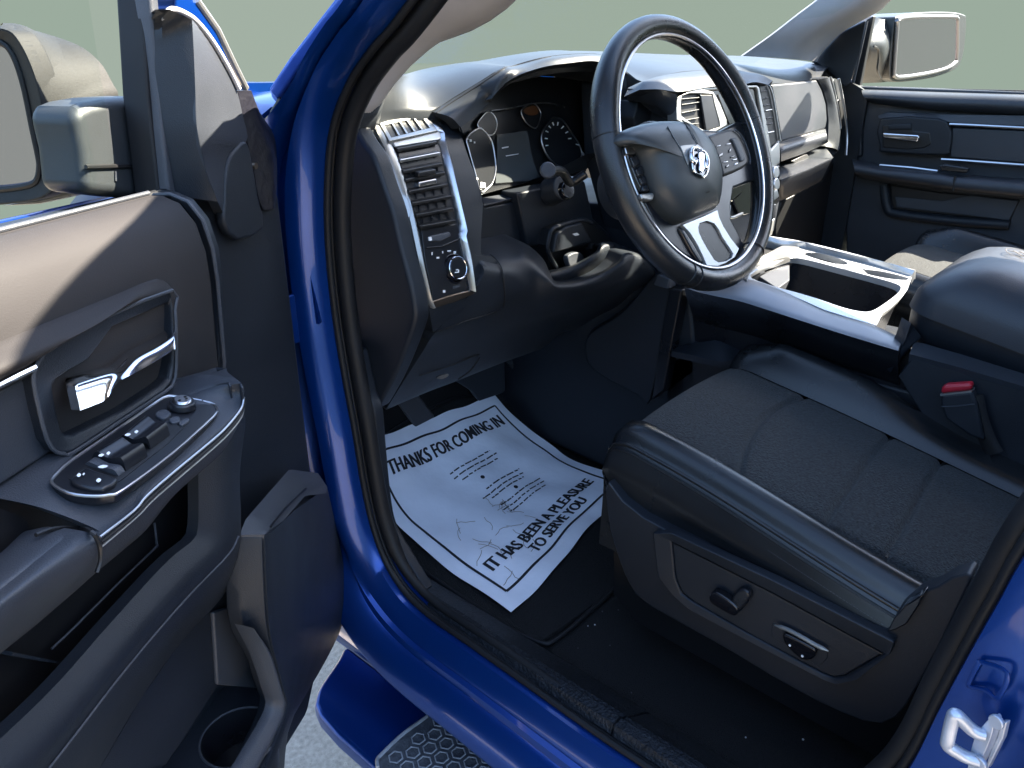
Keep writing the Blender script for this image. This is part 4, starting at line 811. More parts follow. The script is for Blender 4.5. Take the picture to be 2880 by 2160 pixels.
mk('cover_badge_plinth', slab(onH('L', [(665, 315), (720, 305), (810, 300), (770, 345), (770, 430), (740, 500), (700, 400)], .0002), WN * .0008), 'silver', wheel, bevel=.0004)
mk('cover_mark', slab(onH('L', [(915, 762), (930, 758), (955, 745), (950, 765), (930, 772)], .0005), WN * .0004), 'black', wheel)
# lower spoke: satin frame round a dark thumb pad
lo = onW('L', [(690, 1080), (760, 1050), (900, 995), (1030, 935), (1045, 1000), (1085, 1090), (1160, 1210), (1240, 1310), (1200, 1390), (1110, 1450), (1030, 1480), (930, 1475), (890, 1380), (830, 1260), (760, 1150)], .012)
li = onW('L', [(845, 1100), (860, 1060), (930, 1040), (1000, 1065), (1040, 1120), (1080, 1200), (1140, 1290), (1185, 1360), (1170, 1400), (1110, 1435), (1040, 1445), (1000, 1420), (930, 1310), (880, 1220), (850, 1150)], .012)
mk('lower_spoke', ring(lo, li, WN * -.016), 'satin', wheel, bevel=.0025, seg=3)
mk('spoke_pad', slab(cr(shift(li, WN * -.003), 2, True), WN * -.012), 'plastic_smooth', wheel, bevel=.006, seg=3)
mk('spoke_web', slab(onW('L', [(310, 850), (420, 800), (600, 960), (690, 1080), (760, 1150), (830, 1260), (900, 1390), (930, 1470), (840, 1450), (700, 1370), (560, 1250), (430, 1090)], .006), WN * -.014), 'plastic_smooth', wheel, bevel=.004, seg=3)
mk('spoke_web', slab(onW('L', [(660, 1100), (720, 1130), (800, 1250), (880, 1390), (910, 1460), (860, 1455), (780, 1330), (700, 1180)], .011), WN * -.01), 'plastic_smooth', wheel, bevel=.004, seg=3)
# left and right thumb controls
lc = onW('L', [(120, 290), (200, 300), (260, 330), (320, 420), (370, 540), (400, 660), (410, 760), (300, 770), (240, 640), (180, 480), (130, 350)], .016)
mk('thumb_panel', slab(lc, WN * -.012), 'black_gloss', wheel, bevel=.004)
for pts in ([(130, 320), (215, 320), (240, 385), (150, 395)], [(185, 420), (250, 400), (290, 480), (220, 520)], [(235, 540), (300, 500), (325, 580), (262, 610)], [(270, 625), (335, 600), (350, 670), (295, 690)], [(300, 705), (355, 690), (365, 750), (310, 755)]):
    mk('thumb_button', slab(onW('L', pts, .019), WN * -.006), 'chrome_soft' if pts[0][0] == 130 else 'plastic_smooth', wheel, bevel=.0015)
mk('thumb_lever', slab(onW('L', [(285, 775), (400, 765), (418, 785), (410, 835), (380, 842), (300, 830)], .022), WN * -.01), 'silver', wheel, bevel=.003)
rc_ = onW('L', [(930, 215), (1060, 170), (1180, 140), (1240, 170), (1290, 260), (1330, 370), (1350, 470), (1300, 520), (1200, 570), (1090, 610), (1050, 460), (1000, 330)], .010)
mk('thumb_panel', slab(rc_, WN * -.014), 'black', wheel, bevel=.005)
mk('thumb_rail', slab(onW('L', [(1165, 240), (1210, 225), (1260, 300), (1300, 410), (1300, 450), (1265, 465), (1235, 380), (1195, 290)], .013), WN * -.005), 'plastic_grey', wheel, bevel=.002)
for x, y, w, h in ((1045, 308, 34, 12), (1065, 390, 40, 34), (1110, 465, 46, 10), (1140, 290, 40, 10), (1155, 345, 22, 34), (1180, 410, 40, 20), (1200, 440, 40, 12), (1130, 500, 30, 30), (1215, 480, 30, 20)):
    mk('thumb_button', slab(onW('L', [(x - w / 2, y + 4), (x + w / 2, y - h / 2 - 2), (x + w / 2, y + h / 2), (x - w / 2, y + h)], .0115), WN * -.003), 'chrome_soft' if w * h < 700 else 'black_gloss', wheel, bevel=.001)
mk('thumb_rail', tube(cr(onW('L', [(1200, 155), (1260, 210), (1310, 310), (1345, 420), (1345, 490)], .012), 3), .0014, 6), 'plastic_grey', wheel)
# column shroud
cs = [[wp(a * s, b * s - .012, h) for a, b in arc(1, 0, 360, 36)[:-1]] for s, h in ((.050, -.02), (.072, -.036), (.078, -.055), (.066, -.085), (.042, -.15))]
vs = [p for r in cs for p in r]; mk('column_shroud', (vs, [[i * 36 + j, i * 36 + (j + 1) % 36, (i + 1) * 36 + (j + 1) % 36, (i + 1) * 36 + j] for i in range(4) for j in range(36)] + [list(range(36))]), 'plastic', ang=60)
mk('shroud_edge', tube([wp(a * .079, b * .079 - .012, -.055) for a, b in arc(1, 0, 360, 48)[:-1]], .002, 6, closed=True), 'plastic_grey')
mk('column_lever', tube([wp(-.070, -.03, -.06), wp(-.075, -.055, -.055), wp(-.072, -.085, -.05)], .003, 8), 'chrome_soft')
# ------------------------------------------------------------------ centre console
TN = V((0, -.16, 1)).normalized(); TP = V((.72, .50, .500))
def onT(k, pts, h=0): return [onp(k, x, y, TP + TN * h, TN) for x, y in pts]
con = mk('centre_console', slab([at('H', x, y, 'x', .70) for x, y in ((500, 600), (1000, 700), (1640, 860), (1690, 640), (2400, 850), (2400, 1500), (1800, 1300), (440, 1100))], (.33, 0, 0)), 'plastic', bevel=.006)
mk('tunnel_panel', slab(cr([at('H', x, y, 'x', .675) for x, y in ((100, 585), (240, 495), (330, 400), (425, 290), (500, 300), (490, 400), (400, 905), (330, 880), (180, 800), (100, 740), (80, 660))], 3, True), (.05, .02, 0)), 'plastic', con, bevel=.012, seg=3)
mk('tunnel_edge', slab([at('H', x, y, 'x', .668) for x, y in ((485, 365), (552, 372), (505, 620), (462, 860), (400, 912), (440, 620))], (.03, 0, 0)), 'plastic_smooth', con, bevel=.004)
mk('tunnel_cap', slab([at('H', x, y, 'x', .66) for x, y in ((430, 295), (490, 320), (482, 370), (408, 350))], (.03, 0, 0)), 'plastic_grey', con, bevel=.003)
r0 = [at('Q', x, y, 'x', .722) for x, y in ((200, 470), (400, 450), (600, 432), (850, 512), (1250, 690), (1500, 770), (1680, 825), (1925, 945))]
r1 = [at('Q', x, y, 'x', .652) for x, y in ((75, 505), (200, 545), (350, 580), (560, 625), (1000, 765), (1300, 862), (1600, 955), (1872, 1036))]
r2c = [p + V((.012, 0, -.022)) for p in r1]; r3c = [p + V((.05, .0, -.075)) for p in r1]
rr0, rr1 = rs(cr(r0, 4), 30), rs(cr(r1, 4), 30)
mk('console_rail', loft([rr0, [a.lerp(b, .35) + V((-.004, 0, .006)) for a, b in zip(rr0, rr1)], [a.lerp(b, .8) + V((-.003, 0, .004)) for a, b in zip(rr0, rr1)], rr1], 30, (.01, 0, -.012), 4), 'rail', con, ang=60)
mk('rail_underside', loft([rr1, rs(cr(r2c, 4), 30), rs(cr(r3c, 4), 30)], 30, (.012, 0, -.004), 3), 'plastic_smooth', con, ang=60)
mk('side_pocket', loft([[at('H', x, y, 'x', .69) for x, y in ((505, 655), (600, 632), (720, 615), (800, 650), (850, 675))], [at('H', x, y, 'x', .655) for x, y in ((500, 668), (600, 690), (720, 720), (780, 720), (840, 690))]], 14, (0, 0, -.012)), 'plastic', con)
mk('console_side', slab([at('H', x, y, 'x', .704) for x, y in ((470, 390), (700, 430), (1000, 500), (1400, 600), (1660, 665), (1680, 900), (1200, 820), (450, 700))], (.008, 0, 0)), 'plastic_smooth', con)
# tray with bin and cup holders
outer = onT('Q', [(600, 430), (640, 350), (700, 280), (860, 200), (980, 160), (1150, 170), (1400, 225), (1960, 385), (1985, 420), (1950, 520), (1900, 590), (1800, 680), (1740, 720), (1690, 822), (1500, 768), (1250, 690), (850, 512)])
binp = cr(onT('Q', [(640, 425), (660, 375), (740, 330), (900, 275), (985, 255), (1100, 268), (1400, 345), (1700, 425), (1850, 470), (1895, 505), (1860, 560), (1740, 650), (1650, 700), (1560, 706), (1400, 670), (1200, 600), (1000, 540), (850, 500)]), 3, True)
cup1 = cr(onT('Q', [(1085, 225), (1130, 208), (1260, 225), (1380, 262), (1450, 300), (1400, 312), (1320, 300), (1180, 262)]), 4, True)
cup2 = cr(onT('Q', [(1520, 335), (1600, 350), (1720, 365), (1860, 395), (1955, 425), (1930, 442), (1800, 430), (1680, 408), (1600, 385)]), 4, True)
tray = mk('console_tray', holed(outer, [binp, cup1, cup2], (0, .005, -.012)), 'satin', con, ang=30, bevel=.0012)
def well(lo, d, m, name, s=.92):
    c = sum(lo, V()) / len(lo); lo2 = [c + (p - c) * s + V((0, .01, -d)) for p in lo]; n = len(lo)
    up = shift(lo, (0, 0, -.0125))
    return mk(name, (up + lo2, [[i, (i + 1) % n, n + (i + 1) % n, n + i] for i in range(n)] + [list(range(n, 2 * n))]), m, con, ang=50)
well(binp, .085, 'plastic_smooth', 'console_bin', .97); well(cup1, .06, 'black', 'cup_holder'); well(cup2, .06, 'black', 'cup_holder')
mk('bin_card', slab(onT('Q', [(705, 410), (945, 275), (960, 285), (960, 440), (860, 512)], -.014), V((.0, .01, -.035))), 'plastic_grey', con, bevel=.002)
mk('cup_divider', slab(onT('Q', [(1340, 300), (1480, 320), (1580, 355), (1610, 385), (1540, 372), (1420, 345)], .001), V((0, 0, -.004))), 'silver', con, bevel=.001)
rs0 = onT('Q', [(745, 70), (1000, 105), (1150, 145), (1500, 230), (2020, 362)], .012); rs1 = onT('Q', [(735, 110), (900, 145), (1150, 175), (1450, 250), (1985, 405)], .002)
mk('console_rail', loft([cr(rs0, 4), cr([a.lerp(b, .5) + TN * .006 for a, b in zip(rs0, rs1)], 4), cr(rs1, 4)], 26, (.01, 0, -.02), 4), 'satin', con, ang=60)
mk('front_slot', slab(onT('Q', [(735, 108), (905, 148), (800, 205), (660, 275), (560, 330), (520, 250)], -.012), (0, 0, -.03)), 'black', con)
mk('front_lip', loft([cr(onT('Q', [(560, 420), (660, 285), (780, 215), (910, 150), (1030, 160)], .0), 4), cr(onT('Q', [(600, 440), (650, 350), (800, 280), (980, 235), (1040, 165)], .004), 4)], 16, (0, 0, -.012)), 'silver', con, ang=60)
# armrest bin with lid
AT = V((0, 1, .19)).normalized(); AN = V((0, -.19, 1)).normalized(); AO = V((.695, .318, .523))
def ap(x, y, h): return AO + XX * x + AT * y + AN * h
def blk(x0, x1, y0, y1, h0, h1, r=.03):
    c = ap((x0 + x1) / 2, (y0 + y1) / 2, h1); return slab(rrect(c, XX, AT, x1 - x0, y1 - y0, r, 6), AN * (h0 - h1))
rr = [(0, .0, .0), (0, -.002, .026), (.003, -.008, .040), (.012, -.022, .056), (.028, -.040, .072), (.055, -.064, .085), (.09, -.10, .092), (.12, -.14, .094)]
def lidring(ins, fr, h):
    return rrect(ap(.155, -.30 + fr / 2, h), XX, AT, .31 - 2 * ins, .60 + fr, max(.015, .045 - ins * .2), 7)
rows = [lidring(a, b, h) for a, b, h in rr]; n = len(rows[0])
vs = [p for r in rows for p in r]; fs = [[i * n + j, i * n + (j + 1) % n, (i + 1) * n + (j + 1) % n, (i + 1) * n + j] for i in range(len(rows) - 1) for j in range(n)] + [list(range(n))[::-1], [(len(rows) - 1) * n + j for j in range(n)]]
lid = mk('armrest_lid', (vs, fs), 'plastic_soft', con, ang=60)
rows = [rrect(ap(.155, -.295, h), XX, AT, .30 - 2 * a, .585 - a, .045, 7) for a, h in ((.004, -.004), (.004, -.012), (.012, -.040), (.035, -.062), (.05, -.065))]
vs = [p for r in rows for p in r]; fs = [[i * n + j, i * n + (j + 1) % n, (i + 1) * n + (j + 1) % n, (i + 1) * n + j] for i in range(len(rows) - 1) for j in range(n)] + [list(range(n))[::-1], [(len(rows) - 1) * n + j for j in range(n)]]
mk('armrest_bin', (vs, fs), 'plastic', con, ang=60)
mk('armrest_hinge_gap', blk(.006, .304, -.58, -.012, -.004, .0, .04), 'black', con)
sh0 = [at('S', x, y, 'x', .70) for x, y in ((150, 745), (400, 815), (788, 935), (1200, 1060))]; sh1 = [at('S', x, y, 'x', .665) for x, y in ((120, 820), (400, 895), (788, 1010), (1200, 1130))]
mk('console_shoulder', loft([sh0, sh1], 16, (.01, 0, -.03)), 'plastic_soft', con, ang=50)
fk0 = [at('S', x, y, 'x', .70) for x, y in ((130, 640), (190, 720), (150, 760))]; fk1 = [at('S', x, y, 'x', .672) for x, y in ((95, 740), (60, 820), (10, 930))]
mk('console_corner', loft([fk0, fk1], 10, (.02, .02, 0)), 'plastic', con, ang=60)
mk('console_panel', slab([at('S', x, y, 'x', .668) for x, y in ((150, 825), (788, 1015), (1200, 1140), (1200, 1700), (400, 1500), (50, 950))], (.02, 0, 0)), 'plastic', con, bevel=.003)
# printed badge on the lid, cut by the picture's edge
bc = onp('S', 800, 245, AO + AN * .0945, AN)
mk('lid_badge', tube(circle(bc, AN, .030, 40), .0010, 6, closed=True, flat=.4), 'ink', con)
for (a, b), (c, d) in (((-.026, -.004), (-.010, .004)), ((-.020, .006), (-.004, -.010)), ((-.012, .014), (.004, .002)), ((-.006, -.016), (.010, -.006)), ((.002, .018), (.016, .004))):
    mk('lid_badge_mark', tube([bc + XX * b + AT * -a, bc + XX * d + AT * -c], .0018, 6, flat=.3), 'ink', con)
# belt buckle between seat and console
bx_ = .635
bk_ = mk('belt_buckle', slab([at('S', x, y, 'x', bx_) for x, y in ((300, 1058), (482, 1038), (515, 1115), (545, 1270), (560, 1330), (470, 1300), (330, 1200), (300, 1120))], (.022, 0, 0)), 'plastic', bevel=.005, seg=3)
mk('release_button', slab([at('S', x, y, 'x', bx_ + .002) for x, y in ((305, 1015), (330, 1003), (482, 992), (482, 1034), (300, 1054))], (.018, 0, 0)), 'red', bk_, bevel=.004, label='red release button of the seat belt buckle')
mk('buckle_lip', slab([at('S', x, y, 'x', bx_ - .0005) for x, y in ((298, 1056), (482, 1036), (483, 1044), (300, 1066))], (.02, 0, 0)), 'silver', bk_)
mk('buckle_seam', tube([at('S', x, y, 'x', bx_ - .0005) for x, y in ((308, 1128), (400, 1125), (500, 1112))], .001, 6), 'plastic_grey', bk_)
mk('belt_strap', tube(cr([at('S', x, y, 'x', bx_ + .012) for x, y in ((500, 1060), (530, 1200), (580, 1330), (620, 1400))], 4), .012, 8, flat=.3), 'black', bk_)
# pedals
ped = mk('brake_pedal', slab([at('G', x, y, 'y', 1.14) for x, y in ((700, 132), (850, 70), (960, 35), (962, 185), (940, 200), (825, 240), (790, 190))], (0, .02, .01)), 'plastic_soft', bevel=.004)
mk('pedal_arm', tube([at('G', 880, 60, 'y', 1.16), at('G', 850, -40, 'y', 1.22)], .012, 8), 'black', ped)
ped2 = mk('accelerator_pedal', slab([at('G', x, y, 'y', 1.15) for x, y in ((975, 40), (1100, 0), (1116, 180), (1072, 222), (1040, 130))], (0, .018, .01)), 'plastic_soft', bevel=.004)
mk('pedal_arm', tube([at('G', 1050, 20, 'y', 1.17), at('G', 1040, -60, 'y', 1.22)], .010, 8), 'black', ped2)
ped3 = mk('parking_brake_pedal', slab([at('G', x, y, 'y', 1.06) for x, y in ((400, 245), (500, 205), (545, 250), (600, 322), (495, 376), (450, 310))], (0, .03, .02)), 'plastic_soft', bevel=.004)
mk('pedal_arm', tube([at('G', 450, 240, 'y', 1.09), at('G', 420, 120, 'y', 1.15)], .012, 8), 'black', ped3)
# ------------------------------------------------------------------ driver's seat cushion
def z0(y): return .400 - .168 * (.545 - y)
def roll(y):                                     # front edge rolls down
    t = max(0, (y - .520) / .045); return -.012 * t * t if t < 1 else -.012 - .10 * (t - 1)
YS = [.548, .558, .564, .563, .552, .535, .52] + [.50 - .62 * i / 44 for i in range(45)]
DROP = [-.17, -.09, -.05, -.022, -.008, -.002, 0] + [0] * 45
def lx(y): return .222 + .028 * wsm(y, .10, .48)      # piping line wanders inboard to the front
def rowL(y, d):
    p = lx(y); k = 1 - wsm(y, .50, .575) * .5
    return [V((.238, y, .20)), V((p - .008, y, z0(y) - .10)), V((p - .014 , y, z0(y) - .06 + d * .3)), V((p - .006, y, z0(y) - .034 + d * .7)), V((p, y, z0(y) - .022 + d)), V((p + .006, y, z0(y) - .016 + d)), V((p + .015, y, z0(y) - .001 * k + d)), V((p + .030, y, z0(y) + .007 * k + d)), V((p + .047, y, z0(y) + .001 + d)), V((.294, y, z0(y) - .018 + d))]
def rowR(y, d):
    b = .018 + .020 * wsm(.54 - y, 0, .06) - .030 * wsm(.36 - y, 0, .20)
    x0 = .615 - .02 * wsm(.4 - y, 0, .4)
    return [V((x0, y, z0(y) - .012 + d)), V((x0 + .016, y, z0(y) + b * .35 + d)), V((x0 + .036, y, z0(y) + b * .9 + d)), V((x0 + .056, y, z0(y) + b + d)), V((x0 + .075, y, z0(y) + b * .7 - .004 + d)), V((x0 + .088, y, z0(y) - .03 + d)), V((x0 + .092, y, z0(y) - .10 + d))]
def fgrid(rowf):
    rows = [cr(rowf(y, d), 4) for y, d in zip(YS, DROP)]; return rows
seams = []
def onZ(k, pts): return [onf(k, x, y, lambda p: p.z - z0(p.y) + .012, .5, 2.5) for x, y in pts]
sm1 = cr(onZ('H', [(830, 1300), (850, 1180), (900, 1080), (960, 1010), (1060, 940), (1170, 890), (1290, 862)]), 40)
sm2 = cr(onZ('H', [(1235, 1520), (1330, 1400), (1400, 1300), (1480, 1190), (1560, 1090), (1630, 1035)]), 40)
sm3 = cr(onZ('I', [(1535, 465), (1580, 400), (1640, 310)]) + onZ('H', [(1760, 1300), (1800, 1230), (1870, 1160)]), 40)
allsm = [sm1, sm2, sm3]
def rowF(y, d, n=96):
    a = V((.294, y, 0)); x1 = .615 - .02 * wsm(.4 - y, 0, .4); out = []
    for i in range(n + 1):
        s = i / n; x = .294 + (x1 - .294) * s; z = z0(y) - .012 + d + .012 * math.sin(math.pi * s) ** .6 - (.004 * (1 - wsm(s, 0, .03)) + .004 * wsm(s, .97, 1))
        dm = min(min(math.hypot(x - q.x, y - q.y) for q in sm) for sm in allsm)
        z -= .0070 * math.exp(-(dm / .0050) ** 2); out.append(V((x, y, z)))
    return out
YF = [.548, .558, .564, .563, .552, .535, .52] + [.50 - .62 * i / 230 for i in range(231)]
DF = [-.17, -.09, -.05, -.022, -.008, -.002, 0] + [0] * 231
seat = mk('seat_cushion', patch([rowF(y, d) for y, d in zip(YF, DF)]), 'fabric', ang=80, label='black woven fabric centre of the driver seat cushion')
bl = mk('bolster', patch(fgrid(rowL)), 'leather', seat, ang=80)
br_ = mk('bolster', patch(fgrid(rowR)), 'leather', seat, ang=80)
for sm in allsm: mk('cushion_seam', tube([p + V((0, 0, -.0040)) for p in sm[8:-8:4]], .0017, 6), 'black', seat)
mk('piping', tube([V((lx(y) + .001, y, z0(y) - .0185 + d)) for y, d in zip(YS[2:], DROP[2:])], .0028, 8), 'leather', seat, ang=60)
mk('piping_gap', tube([V((lx(y) - .0035, y, z0(y) - .027 + d)) for y, d in zip(YS[2:], DROP[2:])], .0018, 6), 'black', seat)
for i in range(46):                              # stitches beside the piping at the rear
    y = .30 - i * .0042; p = lx(y); mk('stitch', tube([V((p - .0085, y, z0(y) - .0415)), V((p - .0088, y - .0026, z0(y) - .042))], .0007, 5), 'stitch', seat)
mk('lint', disc(onZ('H', [(715, 970)])[0] + V((0, 0, .006)), V((0, 0, 1)), .0012, .0008, 8), 'white', seat)
# cushion apron in front and box below
mk('seat_frame', slab([V((.26, y, z)) for y, z in ((.555, .25), (.545, .10), (.50, .07), (-.15, .05), (-.15, .22))], (.40, 0, 0)), 'black', seat)
# side valance with switches
VX = .222
def onV(k, pts, h=0): return [onp(k, x, y, V((VX - h, .35, .2)), V((-1, .05, -.06)).normalized()) for x, y in pts]
val_o = onV('I', [(190, 95), (178, 130), (182, 200), (200, 330), (235, 450), (270, 545), (320, 640), (400, 705), (500, 760), (760, 905), (1000, 1050), (1200, 1160), (1320, 1215), (1430, 1260), (1520, 1272), (1590, 1240), (1640, 1180), (1800, 900), (1960, 560), (1940, 540), (1860, 560), (1790, 605), (1690, 640), (1600, 720), (1545, 825), (1420, 775), (1100, 620), (700, 440), (480, 335), (360, 270), (260, 190)])
val = mk('seat_valance', slab(val_o, (.030, 0, 0)), 'plastic', seat, bevel=.010, seg=4)
bd_o = onV('I', [(405, 345), (495, 345), (1000, 580), (1580, 875), (1560, 935), (1400, 1060), (1300, 1085), (1240, 1065), (900, 890), (580, 720), (500, 650), (430, 560)], .011)
bd_i = onV('I', [(498, 385), (520, 395), (1000, 640), (1530, 930), (1520, 938), (1345, 1042), (1290, 1050), (1240, 1032), (900, 850), (600, 680), (545, 640), (515, 560)], .007)
mk('valance_border', ring(bd_o, bd_i, (.016, 0, 0)), 'plastic', val, bevel=.0035, seg=3)
mk('switch_plate', slab(onV('I', [(505, 395), (1000, 648), (1522, 930), (1340, 1036), (1290, 1043), (1240, 1026), (900, 845), (605, 675), (552, 632), (520, 560)], .0055), (.01, 0, 0)), 'plastic', val, bevel=.002)
mk('plate_gap', tube(onV('I', [(501, 390), (1000, 644), (1527, 932), (1342, 1040), (1290, 1047), (1240, 1030), (900, 848), (602, 678), (549, 636), (517, 560)], .004), .0014, 6, closed=True), 'black', val)
sw = mk('seat_switch', slab(cr(onV('I', [(680, 650), (700, 630), (740, 645), (800, 690), (822, 720), (810, 748), (780, 742), (700, 695), (682, 675)], .020), 2, True), (.014, 0, 0)), 'black_gloss', val, bevel=.004)
mk('seat_switch', slab(cr(onV('I', [(785, 690), (800, 640), (835, 618), (870, 632), (878, 665), (840, 720), (815, 735)], .017), 2, True), (.012, 0, 0)), 'plastic_smooth', val, bevel=.004)
mk('switch_well', slab(cr(onV('I', [(985, 790), (1010, 785), (1130, 850), (1262, 915), (1230, 985), (1180, 975), (1020, 870), (985, 850)], .0065), 2, True), (.004, 0, 0)), 'plastic', val, bevel=.002)
mk('switch_lip', tube(cr(onV('I', [(1000, 792), (1060, 812), (1130, 848), (1200, 888), (1262, 918)], .011), 4), [.001, .0016] + [.0028] * 13 + [.0016, .001], 8), 'silver', val)
mk('lumbar_switch', slab(cr(onV('I', [(1038, 835), (1080, 848), (1190, 905), (1200, 930), (1180, 962), (1130, 962), (1060, 900), (1040, 865)], .013), 2, True), (.010, 0, 0)), 'black_gloss', val, bevel=.003)
for x, y in ((1074, 890), (1135, 942)): mk('switch_mark', disc(onV('I', [(x, y)], .0135)[0], V((-1, 0, 0)), .0016, .0006, 10), 'white', val)
mk('recliner_cover', slab(onV('I', [(1545, 828), (1580, 760), (1630, 700), (1700, 655), (1725, 640), (1700, 700), (1640, 790), (1590, 815)], .012), (.02, 0, 0)), 'black_gloss', val, bevel=.004)
mk('seat_rail', slab([at('I', x, y, 'z', .03) for x, y in ((232, 615), (255, 605), (330, 665), (320, 690))], (0, 0, .012)), 'zinc', seat, bevel=.002)
mk('seat_rail', tube([at('I', x, y, 'z', .05) for x, y in ((1500, 1285), (1540, 1292), (1590, 1318))], .006, 8), 'zinc', seat)
# lower end of the backrest at the picture's edge
bkp = [[V((x, -.075 - .02 * math.cos((x - .46) / .23 * 1.5) - (.33 * (z - .30) if z > .3 else 0), z)) for x in (.235, .26, .30, .38, .46, .54, .62, .66, .68)] for z in (.22, .30, .36, .45, .60, .80)]
mk('backrest', patch(bkp, (0, -.14, -.01)), 'fabric', seat, ang=70)
# passenger's seat: the same cushion across the console
PS = V((.885, -.045, .075))
ps = seat.copy(); C.objects.link(ps); ps.name = 'seat_cushion'; ps.location = seat.location + PS; ps['label'] = 'corner of the passenger seat cushion behind the console'
for ch in list(seat.children):
    if ch.name.split('.')[0] in ('bolster', 'seat_frame', 'backrest'):
        c = ch.copy(); C.objects.link(c); c.parent = ps

# ------------------------------------------------------------------ mats on the floor: things of their own
def floor_z(x, y):
    for (a, za), (b, zb) in zip(fl, fl[1:]):
        if y <= b: return za + (zb - za) * (y - a) / (b - a)
    return fl[-1][1]
mat_o = cr([V((.175, .62 + .01, 0)), V((.20, .612, 0)), V((.30, .612, 0)), V((.42, .615, 0)), V((.56, .60, 0)), V((.62, .62, 0)), V((.65, .75, 0)), V((.655, 1.0, 0)), V((.64, 1.2, 0)), V((.3, 1.2, 0)), V((.20, 1.15, 0)), V((.18, .95, 0)), V((.168, .72, 0))], 4, True)
nx = 14
def fillgrid(outline, zf, n=26):
    ysorted = [p.y for p in outline]; y0, y1 = min(ysorted) + .004, max(ysorted) - .004; rows = []
    for i in range(n + 1):
        y = y0 + (y1 - y0) * i / n; xs = []
        for a, b in zip(outline, outline[1:] + outline[:1]):
            if (a.y - y) * (b.y - y) <= 0 and a.y != b.y: xs.append(a.x + (b.x - a.x) * (y - a.y) / (b.y - a.y))
        xa, xb = min(xs), max(xs); rows.append([V((xa + (xb - xa) * j / nx, y, zf(xa + (xb - xa) * j / nx, y))) for j in range(nx + 1)])
    return rows
fm = mk('floor_mat', patch(fillgrid(mat_o, lambda x, y: floor_z(x, y) + .010), (0, 0, -.008)), 'carpet', None, ang=60)
tag(fm, 'black carpet floor mat lying under the white paper mat', 'floor mat')
mk('mat_binding', tube([V((p.x, p.y, floor_z(p.x, p.y) + .009)) for p in mat_o], .0045, 8, closed=True), 'rubber', fm, ang=60)
# printed paper mat: corners surveyed, draped over floor and toe board
def onFl(k, pts, h=.02): return [onf(k, x, y, lambda p: p.z - floor_z(p.x, p.y) - h, .6, 3.2) for x, y in pts]
pT = onFl('G', [(905, 200)])[0]; pB = onFl('G', [(990, 1330)])[0]
eR = cr(onFl('G', [(905, 200), (980, 290), (1080, 375), (1200, 460), (1270, 520), (1340, 560), (1430, 590), (1500, 606), (1570, 622), (1640, 640)]), 5)
eB = cr(onFl('G', [(990, 1330), (1130, 1230), (1250, 1130), (1350, 1030), (1430, 960), (1510, 905), (1580, 850), (1640, 800)]), 5)
eL = cr(onFl('G', [(990, 1330), (850, 1230), (700, 1130), (590, 1040), (480, 950), (400, 880), (330, 780), (270, 640), (240, 520), (215, 450)]), 5)
eT = cr(onFl('G', [(905, 200), (820, 240), (680, 295), (500, 370), (345, 430), (215, 480)]), 5)
NP = 48
top_ = rs(list(reversed(eT)), NP + 1); bot_ = rs(eB, NP + 1); lef = rs(list(reversed(eL)), NP + 1); rig = rs(eR, NP + 1)
def S_(u, v):      # u across, v from the far edge to the near edge (Coons patch)
    i = min(NP - 1, int(u * NP)); a = u * NP - i; j = min(NP - 1, int(v * NP)); b = v * NP - j
    t = top_[i].lerp(top_[i + 1], a); bo = bot_[i].lerp(bot_[i + 1], a); l = lef[j].lerp(lef[j + 1], b); r = rig[j].lerp(rig[j + 1], b)
    p = t * (1 - v) + bo * v + l * (1 - u) + r * u - (top_[0] * (1 - u) * (1 - v) + top_[-1] * u * (1 - v) + bot_[0] * (1 - u) * v + bot_[-1] * u * v)
    w = .0035 * math.sin(9 * u + 4 * v) * math.sin(7 * v) + .002 * math.sin(23 * u - 11 * v)
    p.z = max(p.z + w, floor_z(p.x, p.y) + .0125); return p
pm = mk('paper_mat', patch([[S_(i / NP, j / NP) for i in range(NP + 1)] for j in range(NP + 1)], (0, 0, -.0006)), 'paper', None, ang=80, recalc=True)
tag(pm, 'white printed paper floor mat with black border in the driver footwell', 'paper mat')
def nrmS(u, v):
    e = .01; a = S_(min(1, u + e), v) - S_(max(0, u - e), v); b = S_(u, min(1, v + e)) - S_(u, max(0, v - e)); n = a.cross(b).normalized()
    return n if n.z > 0 else -n
def onS_(u, v, h): return S_(min(1, max(0, u)), min(1, max(0, v))) + nrmS(min(.99, max(.01, u)), min(.99, max(.01, v))) * h
def band(pts, w, name, m='ink', h=.0012):
    rows = []
    for i, (u, v) in enumerate(pts):
        a = pts[max(0, i - 1)]; b = pts[min(len(pts) - 1, i + 1)]; dx, dy = b[0] - a[0], b[1] - a[1]; L = math.hypot(dx, dy) or 1
        rows.append([onS_(u - dy / L * w / 2, v + dx / L * w / 2, h), onS_(u + dy / L * w / 2, v - dx / L * w / 2, h)])
    return mk(name, patch(rows, (0, 0, .0003)), m, pm, ang=0)
def seg(a, b, n): return [(a[0] + (b[0] - a[0]) * i / n, a[1] + (b[1] - a[1]) * i / n) for i in range(n + 1)]
i0, i1 = .065, .935; j0, j1 = .075, .925
for a, b in (((i0, j0), (i1, j0)), ((i1, j0), (i1, j1)), ((i1, j1), (i0, j1)), ((i0, j1), (i0, j0))): band(seg(a, b, 40), .0105, 'border_line')
